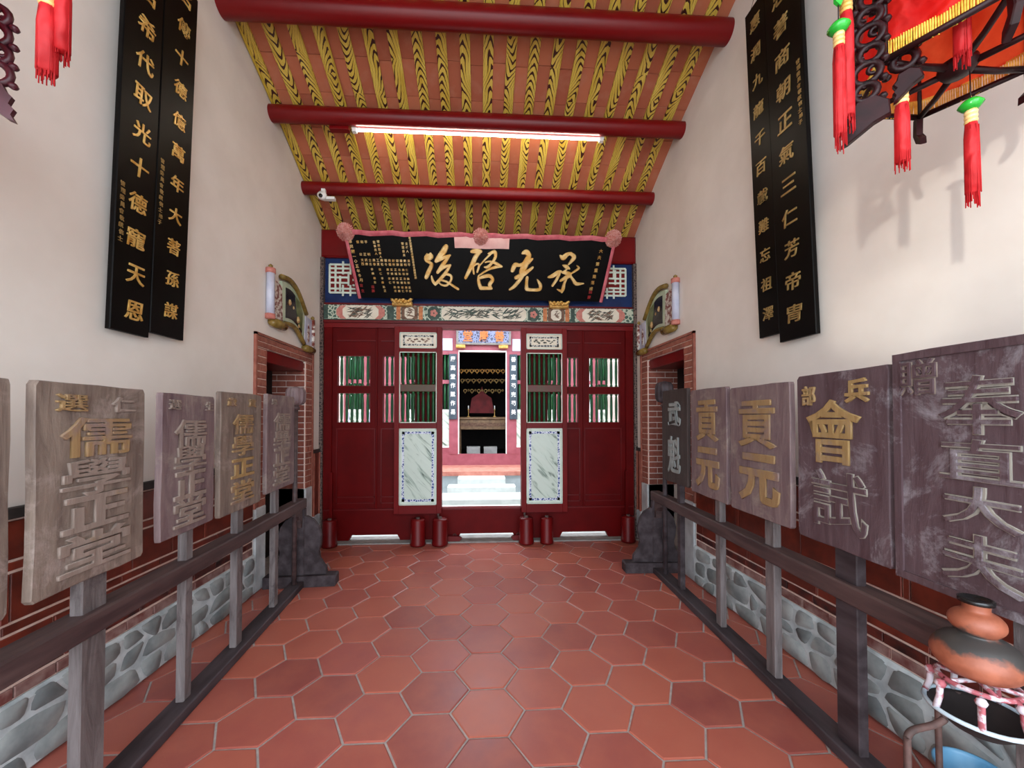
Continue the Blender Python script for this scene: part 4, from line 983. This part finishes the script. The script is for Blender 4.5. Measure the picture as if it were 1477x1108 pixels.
m = MB(lambda x, y, z: (x, z, y)); m.torus((0, SZ - .095, 0), .105, .006, n=32, m=8); obj('basin_rim', m, tray_m, t)
obj('basin', MB().lathe([(.001, SZ - .145), (.06, SZ - .14), (.095, SZ - .11), (.105, SZ - .095), (.102, SZ - .093), (.092, SZ - .106), (.056, SZ - .132), (.001, SZ - .136)], (0, 0, 0), 36), inner_dark, t)
for k in range(7):
    a = k * 2 * pi / 7 + .25; c_, s_ = cos(a), sin(a)
    obj('scroll_bracket', MB().tube([(.078 * c_, .078 * s_, SZ - .01), (.092 * c_, .092 * s_, SZ - .025), (.094 * c_, .094 * s_, SZ - .06), (.104 * c_, .104 * s_, SZ - .095)], .0075, 8), flaked, t)
    obj('paint_knob', MB().lathe([(0, -.012), (.010, -.008), (.013, 0), (.009, .009), (0, .012)], (.092 * c_, .092 * s_, SZ - .026), 8), flaked, t)
for k in range(3):
    a = k * 2 * pi / 3 + pi * 1.0; c_, s_ = cos(a), sin(a)
    path = [(.10 * c_, .10 * s_, SZ - .10), (.105 * c_, .105 * s_, SZ - .115), (.135 * c_, .135 * s_, SZ - .128), (.17 * c_, .17 * s_, SZ - .134), (.196 * c_, .196 * s_, SZ - .14), (.212 * c_, .212 * s_, SZ - .155), (.214 * c_, .214 * s_, SZ - .19), (.212 * c_, .212 * s_, .35), (.20 * c_, .20 * s_, .012)]
    obj('leg', MB().tube(curve_pts(path), .0085, 10), rust, t)
t = thing('plastic_bucket', 'blue plastic bucket on the floor behind the right rack', 'bucket', (1.775, 1.34, 0.002))
obj('body', MB().lathe([(.001, .0), (.07, .0), (.095, .215), (.101, .22), (.101, .232), (.095, .232), (.089, .22), (.065, .012), (.001, .012)], (0, 0, 0), 28), bucket_m, t)
obj('handle', MB().tube([(.122 * cos(a), .122 * sin(a) * 1.0, .25 - .0) if False else (.105 * cos(a), -.02 - .06 * sin(a), .225 + .012 * sin(a)) for a in [i * pi / 12 for i in range(13)]], .003, 6), white_paint, t)

# ------------------------------------------------------------------ palace lanterns
def tassel(t, x, y, z, L, r=.017, bead=True, leafy=False, seed=0, mat=None):
    """hangs from (x, y, z): cord, bead, gilt collar, threads; L = thread length"""
    rr = random.Random(seed)
    ts = bpy.data.objects.new('tassel', None); COL.objects.link(ts); ts.parent = t; ts.location = (x, y, z)
    obj('cord', MB().tube([(0, 0, .0), (0, 0, -.09)], .0016, 5), maroon, ts)
    if bead: obj('bead', MB().lathe([(0, -.016), (.016, -.013), (.026, 0), (.016, .013), (0, .016)], (0, 0, -.10), 14), bead_m, ts)
    if leafy: obj('leaf_bead', MB().prism([(0, .04), (.014, .02), (.016, -.01), (.004, -.04), (-.010, -.03), (-.012, .01)], -.004, .004), bead_m, ts)
    c = MB()
    for q in range(3): c.lathe([(.001, -.006), (r * .85, -.006), (r * .95, 0), (r * .85, .006), (.001, .006)], (0, 0, -.122 - q * .012), 12)
    obj('gilt_collar', c, gold_pale, ts)
    m = MB(); m.lathe([(.001, -.12), (r * .8, -.15), (r, -.19), (r * 1.0, -.15 - L * .86), (.001, -.15 - L * .88)], (0, 0, 0), 16, ribs=10, rib=.12)
    for k in range(34):
        a = rr.uniform(0, 2 * pi); q = r * rr.uniform(.5, 1.02); l = L * rr.uniform(.86, 1.04)
        m.tube([(q * cos(a) * .9, q * sin(a) * .9, -.16), (q * cos(a), q * sin(a), -.15 - L * .5), (q * cos(a) * 1.05, q * sin(a) * 1.05, -.15 - l)], .0014, 3)
    obj('threads', m, mat or tassel_m, ts); return ts
def pendant(t, x, y, z, H, ang, lean, mat, fs=1.0):
    """carved openwork corner drop: chain of pierced rings ending in a leaf foot"""
    p = bpy.data.objects.new('carved_drop', None); COL.objects.link(p); p.parent = t; p.location = (x, y, z); p.rotation_euler = (0, lean, ang)
    m = MB(); n = int(H / .052)
    for k in range(n):
        r = .026 * (1.1 if k % 2 else .92); zc = -k * .052; m.torus((0 + .004 * sin(k * 2), 0, zc), r, .0095, n=14, m=6)
        m.torus((.012 if k % 2 else -.012, 0, zc + .006), .011, .0055, n=10, m=5, a0=.5, a1=5)
        for s_ in (-1, 1): m.lathe([(0, -.01), (.009, -.005), (.011, 0), (.008, .007), (0, .011)], (s_ * .034, 0, zc - .026), 7)
    obj('pierced_carving', m, mat, p)
    zc = -n * .052; f = MB()
    f.prism([(a * fs, zc + (b - zc) * fs) for a, b in [(-.02, zc + .03), (.022, zc + .035), (.05, zc + .01), (.055, zc - .03), (.02, zc - .045), (-.035, zc - .085), (-.052, zc - .09), (-.042, zc - .07), (-.05, zc - .05), (-.036, zc - .035), (-.045, zc - .01), (-.03, zc + .005)]], -.009, .009, .004)
    obj('leaf_foot', f, mat, p); return p
def lantern(loc, rotz, lab, tassels, wood, drops):
    t = thing('palace_lantern', lab, 'lantern', loc, (0, 0, rotz)); R0 = .22; zb = 0.0; Ht = .36
    V = [(R0 * cos(k * pi / 3), R0 * sin(k * pi / 3)) for k in range(6)]
    for k in range(6):
        (x0, y0), (x1, y1) = V[k], V[(k + 1) % 6]; n = 10; m = MB(); m.smooth = True; vs = []; fs = []
        nx, ny = cos((k + .5) * pi / 3), sin((k + .5) * pi / 3)
        for i in range(n + 1):
            u = i / n; wv = .006 * sin(u * pi * 5)
            for j in range(7):
                vv = j / 6; q = .94 + .06 * u * 0 + .04 * (1 - vv); sag = .012 * sin(u * pi) * (1 - vv)
                vs.append(((x0 + (x1 - x0) * u) * q + nx * wv, (y0 + (y1 - y0) * u) * q + ny * wv, zb + .05 - sag + vv * (Ht - .05)))
        for i in range(n):
            for j in range(6): a = i * 7 + j; fs.append((a, a + 1, a + 8, a + 7))
        m.add(vs, fs); obj('cloth_panel', m, redcloth if not (k in (0, 1)) else orangecloth, t)  # two adjoining panels in orange-red cloth, the other four red
        # embroidered flower
        e = MB(); cx, cy = (x0 + x1) / 2 * .985 + nx * .012, (y0 + y1) / 2 * .985 + ny * .012; tx, ty = (x1 - x0) / R0, (y1 - y0) / R0
        for a in range(7):
            an = a * 2 * pi / 7; pu, pv = .03 * cos(an), .03 * sin(an)
            ring = [(pu + .017 * cos(b), pv + .017 * sin(b)) for b in [i * pi / 3 for i in range(6)]]
            e.add([(cx + tx * u_ + nx * .002 * a * .3, cy + ty * u_ + ny * .002 * a * .3, .21 + v_) for u_, v_ in ring], [tuple(range(6))])
        obj('embroidery', e, flowercloth, t)
        # fringe: row of yellow threads
        f = MB(); rr = random.Random(k)
        for i in range(44):
            u = (i + .5) / 44; q = .985; px, py = (x0 + (x1 - x0) * u) * q, (y0 + (y1 - y0) * u) * q; zt = .055 - .012 * sin(u * pi); dx, dy = tx * .0042, ty * .0042; l = .05 + rr.uniform(-.004, .004); sw = rr.uniform(-.002, .002)
            f.add([(px - dx / 2, py - dy / 2, zt), (px + dx / 2, py + dy / 2, zt), (px + dx / 2 + sw, py + dy / 2, zt - l), (px - dx / 2 + sw, py - dy / 2, zt - l), (px + nx * .003, py + ny * .003, zt), (px + nx * .003 + sw, py + ny * .003, zt - l)],
                  [(0, 1, 2, 3), (0, 4, 5, 3), (4, 1, 2, 5)])
        tag(obj('fringe', f, fringe_m, t), kind='stuff')
        obj('corner_post', MB().tube([(x0 * 1.0, y0 * 1.0, -.005), (x0, y0, Ht + .02)], .009, 8), wood, t)
        obj('base_bar', MB().tube([(x0, y0, 0.0), (x1, y1, 0.0)], .0085, 8), wood, t)
        obj('top_bar', MB().tube([(x0, y0, Ht), (x1, y1, Ht)], .011, 8), wood, t)
        obj('spoke', MB().tube([(0, 0, -.012), (x0 * .55, y0 * .55, -.012), (x0 * .98, y0 * .98, -.002)], .008, 8, taper=[.010, .008, .008]), wood, t)
        hx, hy = x0 * 1.02, y0 * 1.02; ang = k * pi / 3
        if k not in [d[0] for d in drops]:
            obj('hooked_foot', MB(lambda x, y, z, a=ang, hx=hx, hy=hy: (hx + x * cos(a) - y * sin(a), hy + x * sin(a) + y * cos(a), z)).prism([(-.012, .0), (.012, .0), (.016, -.05), (-.002, -.085), (-.032, -.105), (-.03, -.082), (-.008, -.06)], -.008, .008, .003), wood, t)
    obj('hub', MB().lathe([(.001, -.035), (.03, -.03), (.042, -.012), (.04, .004), (.02, .012), (.001, .014)], (0, 0, 0), 18), wood, t)
    obj('top_plate', MB().lathe([(.001, Ht + .0), (.07, Ht + .0), (.05, Ht + .03), (.02, Ht + .06), (.001, Ht + .06)], (0, 0, 0), 12), wood, t)
    for k in range(3): (x0, y0), (x1, y1) = V[k], V[k + 3]; obj('cross_bar', MB().tube([(x0, y0, Ht), (x1, y1, Ht)], .008, 8), wood, t)
    obj('hanging_cord', MB().tube([(0, 0, Ht + .05), (0, 0, rz(loc[1]) - loc[2] + .04)], .006, 8), rust, t)
    for k, x, y, z, H, lean, ang, fs in drops: pendant(t, x, y, z, H, ang, lean, wood, fs)
    for a in tassels:
        tassel(t, *a[:4], **a[4]); ax, ay = a[0], a[1]; d_ = sqrt(ax * ax + ay * ay)
        if d_ > R0 * .9:
            obj('top_arm', MB().tube([(0, 0, Ht + .02), (ax * .6, ay * .6, Ht + .01), (ax * .9, ay * .9, Ht + .03), (ax, ay, Ht + .045)], .008, 8), wood, t); zt_ = Ht + .045
        else: zt_ = 0.0 if a[2] < 0 else Ht
        if zt_ > a[2]: obj('tassel_cord', MB().tube([(ax, ay, a[2] - .01), (ax, ay, zt_)], .0016, 5), wood, t)
    return t
LX, LY, LZ = 1.35, 1.02, 2.50
def rel(X, Y, Z): return (X - LX, Y - LY, Z - LZ)
lantern((LX, LY, LZ), 0.0, 'red cloth palace lantern with yellow fringe and carved frame, upper right', [
    (*rel(.978, 1.00, 2.665), .285, dict(r=.014, leafy=True, seed=1)), (*rel(1.01, 1.01, 2.77), .335, dict(r=.0155, seed=2)),
    (*rel(1.36, 1.0, 2.468), .228, dict(r=.0145, seed=3)), (*rel(1.18, 1.02, 2.53), .19, dict(r=.016, bead=False, seed=4)), (*rel(1.245, .93, 2.80), .24, dict(r=.016, bead=False, seed=5))],
    maroon, [(3, -.262, -.01, .22, .38, 0.05, -.75, .95), (2, -.205, .0, .19, .27, -.12, -.8, .6)])
lantern((-1.43, 0.92, 2.47), pi, 'second palace lantern at the upper left, mostly outside the frame', [
    (-.480, .02, .085, .170, dict(r=.017, bead=False, seed=8)), (-.500, .01, .155, .185, dict(r=.014, bead=False, seed=9))],
    maroon2, [(3, -.262, .02, .10, .30, 0.0, .5, .8), (4, -.15, -.17, .1, .24, 0, .4, .8)])

# ------------------------------------------------------------------ courtyard and the far hall
hf = thing('far_hall_front', 'sun-faded red wooden front of the far hall with its open doorway', 'building', (0.05, 8.5, 0.48))
def hb(nm, x0, x1, z0_, z1_, mat, y0=0.0, y1=.08, lab=None):
    o = obj(nm, MB().box(x0 - .05, x1 - .05, y0, y1, z0_ - .48, z1_ - .48), mat, hf); 
    if lab: tag(o, lab)
    return o
dx0, dx1 = -.465, .588
hb('threshold', -3.4, 3.4, .48, .72, hallpink); hb('lintel', -3.4, 3.4, 2.95, 4.3, hallpink); hb('door_jamb', -.66, dx0, .72, 2.95, hallpink, -.012); hb('door_jamb', dx1, .80, .72, 2.95, hallpink, -.012)
hb('white_edging', dx0 - .0, dx0 + .02, .72, 2.95, white_paint, -.01, .09); hb('white_edging', dx1 - .02, dx1, .72, 2.95, white_paint, -.01, .09); hb('white_edging', dx0, dx1, 2.935, 2.965, white_paint, -.01, .09)
for s_ in (-1, 1):
    cx = .06
    for k, (a, b) in enumerate(((.62, 1.08), (1.24, 1.62), (2.14, 2.42), (2.54, 2.86))):
        x0, x1 = (cx + a, cx + b) if s_ > 0 else (cx - b, cx - a)
        hb('wall_panel', x0, x1, .72, .86, hallpink); hb('marble_panel', x0 + .03, x1 - .03, .90, 1.64, marble_m, .0, .05); hb('panel_frame', x0, x1, .86, .90, white_paint, -.008, .08); hb('panel_frame', x0, x1, 1.62, 1.68, white_paint, -.008, .08)
        hb('panel_frame', x0, x0 + .03, .86, 1.68, lav, -.006, .08); hb('panel_frame', x1 - .03, x1, .86, 1.68, lav, -.006, .08)
        hb('mid_rail', x0, x1, 2.24, 2.32, hallpink, 0, .08); hb('upper_panel', x0 + .03, x1 - .03, 2.96, 3.22, lav, -.006, .07); hb('upper_rail', x0, x1, 2.87, 2.96, hallpink)
        for q in range(6):
            xx = x0 + (q + .5) * (x1 - x0) / 6
            for za, zb_ in ((1.68, 2.24), (2.32, 2.87)): obj('spindle', MB().lathe([(.02, za - .48), (.024, (za + zb_) / 2 - .48), (.02, zb_ - .48)], (xx - .05, .04, 0), 8), green, hf)
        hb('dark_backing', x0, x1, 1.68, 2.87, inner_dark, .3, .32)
        gp = (.16, .52, .12, .6)[k]; nx_ = (x1, x1 + gp) if s_ > 0 else (x0 - gp, x0)
        hb('pillar', nx_[0], nx_[1], .72, 2.95, hallpink, -.02, .1)
# interior of the hall
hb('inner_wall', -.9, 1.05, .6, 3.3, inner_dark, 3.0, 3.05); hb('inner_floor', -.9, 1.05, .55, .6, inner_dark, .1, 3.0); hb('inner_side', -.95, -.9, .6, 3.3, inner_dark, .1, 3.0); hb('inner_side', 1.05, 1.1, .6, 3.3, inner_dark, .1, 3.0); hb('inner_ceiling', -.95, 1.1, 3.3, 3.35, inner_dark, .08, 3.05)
t = thing('hall_name_board', 'blue grey name board with three orange characters over the far doorway', 'sign', (.085, 8.46, 3.08), (.12, 0, 0))
obj('board', MB().bbox(-.59, .59, -.03, .0, 0, .36, .01), sill, t); obj('relief_ground', MB().box(-.54, .54, -.036, -.028, .045, .325), blue_relief, t)
oc = M('orange_character', '#c8703a', '#d8874c', .5)
for k, ch in enumerate('堂慶善'): char(t, ch, -.34 + k * .34, .185, .2, .23, oc, -.035, 'character', off=.02, ext=.02)
for x in (-.41, .51): tag(obj('gilt_bracket', MB().bbox(x - .1, x + .1, 8.38, 8.46, 3.0, 3.07, .01), gold), 'small gilt bracket under the %s end of the far hall name board' % ('left' if x < 0 else 'right'), 'bracket')
for x, tx, lab in ((-.575, '慶高堂作賦作易', 'narrow slate couplet board on the left jamb of the far doorway'), (.73, '善居室苟完苟美', 'narrow slate couplet board on the right jamb of the far doorway')):
    t = thing('hall_couplet', lab, 'sign board', (x, 8.462, 1.468)); obj('board', MB().bbox(-.085, .085, -.02, 0, 0, 1.41, .006), slate, t)
    for k, ch in enumerate(tx): char(t, ch, 0, 1.30 - k * .19, .10, .11, white_paint, -.0195, 'character', off=.012, ext=.006)
# altar seen through the far doorway
t = thing('altar_table', 'tan wooden altar table inside the far doorway', 'altar', (.06, 9.6, .6))
obj('table_top', MB().bbox(-.88, .88, -.30, .30, .86, .92, .01), altarwood, t); obj('apron', MB().bbox(-.84, .84, -.27, -.23, .62, .86, .01), altarwood, t); obj('apron_moulding', MB().box(-.55, .6, -.285, -.265, .70, .78), brown_ink, t)
for x in (-.55, .80):
    for y in (-.24, .24): obj('leg', MB().bbox(x - .035, x + .035, y - .03, y + .03, 0, .86, .006), altarwood, t)
for k, (z, w, n) in enumerate(((2.62, .56, 9), (2.40, .55, 8), (2.16, .5, 6))):
    t = thing('gilt_valance', ['upper', 'middle', 'faint lower'][k] + ' row of gilt openwork carving inside the dark far hall', 'carving', (.06, 9.35 + k * .12, z))
    m = MB()
    for q in range(n): cx = -w + 2 * w * (q + .5) / n; m.torus((cx, 0, 0), .036, .012, n=10, m=5); m.torus((cx + w / n, 0, .014), .02, .009, n=8, m=5); m.lathe([(0, -.02), (.016, -.01), (0, .01)], (cx, 0, -.05), 6)
    obj('carving', m, gold_dull if k else gold, t)
tag(obj('altar_cloth', MB().prism([(-.28, .62), (.34, .62), (.28, 1.0), (.1, 1.12), (.04, 1.3), (-.04, 1.12), (-.22, 1.0)], 9.9, 9.93), M('red_altar_cloth', '#6e1016', '#8a1a20', .6), None, (0.02, 0, 1.0)), 'dark red cloth hanging behind the altar in the far hall', 'cloth')
for x, lab in ((-.27, 'slim candlestick left on the far altar'), (.36, 'slim candlestick right on the far altar')):
    t = thing('candlestick', lab, 'candlestick', (x, 9.45, 1.522)); obj('stem', MB().lathe([(.04, 0), (.035, .015), (.008, .03), (.008, .16), (.025, .18), (.001, .19)], (0, 0, 0), 10), gold, t); obj('candle', MB().lathe([(.012, .18), (.012, .27), (.001, .275)], (0, 0, 0), 8), white_paint, t)
for x, lab in ((-.15, 'left white carton under the far altar table'), (.26, 'right white carton under the far altar table')):
    tag(obj('carton', MB().bbox(x - .16, x + .16, 9.45, 9.7, .60, .80, .004), whitebox), lab, 'box')
# platform, steps, courtyard side walls
structure('trim_2', MB().box(-6, 6, 7.47, 11.8, .40, .48), terracotta)
structure('trim_3', MB().box(-6, 6, 7.50, 11.8, -.02, .40), granite2)
for nm, a in (('topmost small pale stone step before the far hall', (-.40, .47, 7.14, 7.50, -.02, .40)), ('middle pale stone step before the far hall', (-.56, .63, 6.85, 7.14, -.02, .30)), ('wide third stone step across the courtyard', (-2.4, 2.4, 6.3, 6.85, -.02, .20)), ('wide lowest stone step across the courtyard', (-2.6, 2.6, 5.75, 6.3, -.02, .11))):
    m = MB(); x0, x1, y0, y1, z0_, z1_ = a; m.bbox(x0, x1, y0, y1, z0_, z1_, .012); tag(obj('stone_step', m, granite), nm, 'step')
m = MB(); 
structure('wall_courtyard_left', MB().box(-3.2, -2.88, 5.02, 8.6, -.02, 3.6), plaster)
structure('wall_courtyard_right', MB().box(2.82, 3.1, 5.02, 8.6, -.02, 3.6), plaster)
structure('hall_roof', MB().add([(-6, 7.9, 3.75), (6, 7.9, 3.75), (6, 12.2, 5.2), (-6, 12.2, 5.2), (-6, 7.9, 3.9), (6, 7.9, 3.9), (6, 12.2, 5.35), (-6, 12.2, 5.35)], [(0, 1, 2, 3), (4, 5, 6, 7), (0, 1, 5, 4), (1, 2, 6, 5), (2, 3, 7, 6), (3, 0, 4, 7)]), roofback)

# ------------------------------------------------------------------ groups of repeats
for o in list(S.objects):
    if o.parent is None and 'label' in o and 'group' not in o:
        n = o.name.split('.')[0]
        side = 'left' if o.location.x < 0 else 'right'
        g = {'placard': 'carved placards standing in the %s rack' % side, 'couplet_board': 'black couplet boards on the %s wall' % side, 'roof_beam': 'round red roof beams', 'door_pin_socket': 'red wooden door pin sockets along the threshold',
             'placard_rack': 'placard racks along the side walls', 'ceremonial_mace': 'wooden maces at the rack ends', 'palace_lantern': 'red palace lanterns', 'scroll_plaque': 'glazed scroll plaques over the brick doorways',
             'sign_bracket': 'gilt brackets under the name board', 'threshold_latch': 'red latch blocks at the threshold', 'hall_couplet': 'slate couplets beside the far doorway', 'gilt_valance': 'gilt carving rows in the far hall',
             'candlestick': 'candlesticks on the far altar', 'carton': 'white cartons under the far altar', 'stone_step': 'pale stone steps in the courtyard', 'gilt_bracket': 'gilt brackets over the far doorway'}.get(n)
        if g: o['group'] = g
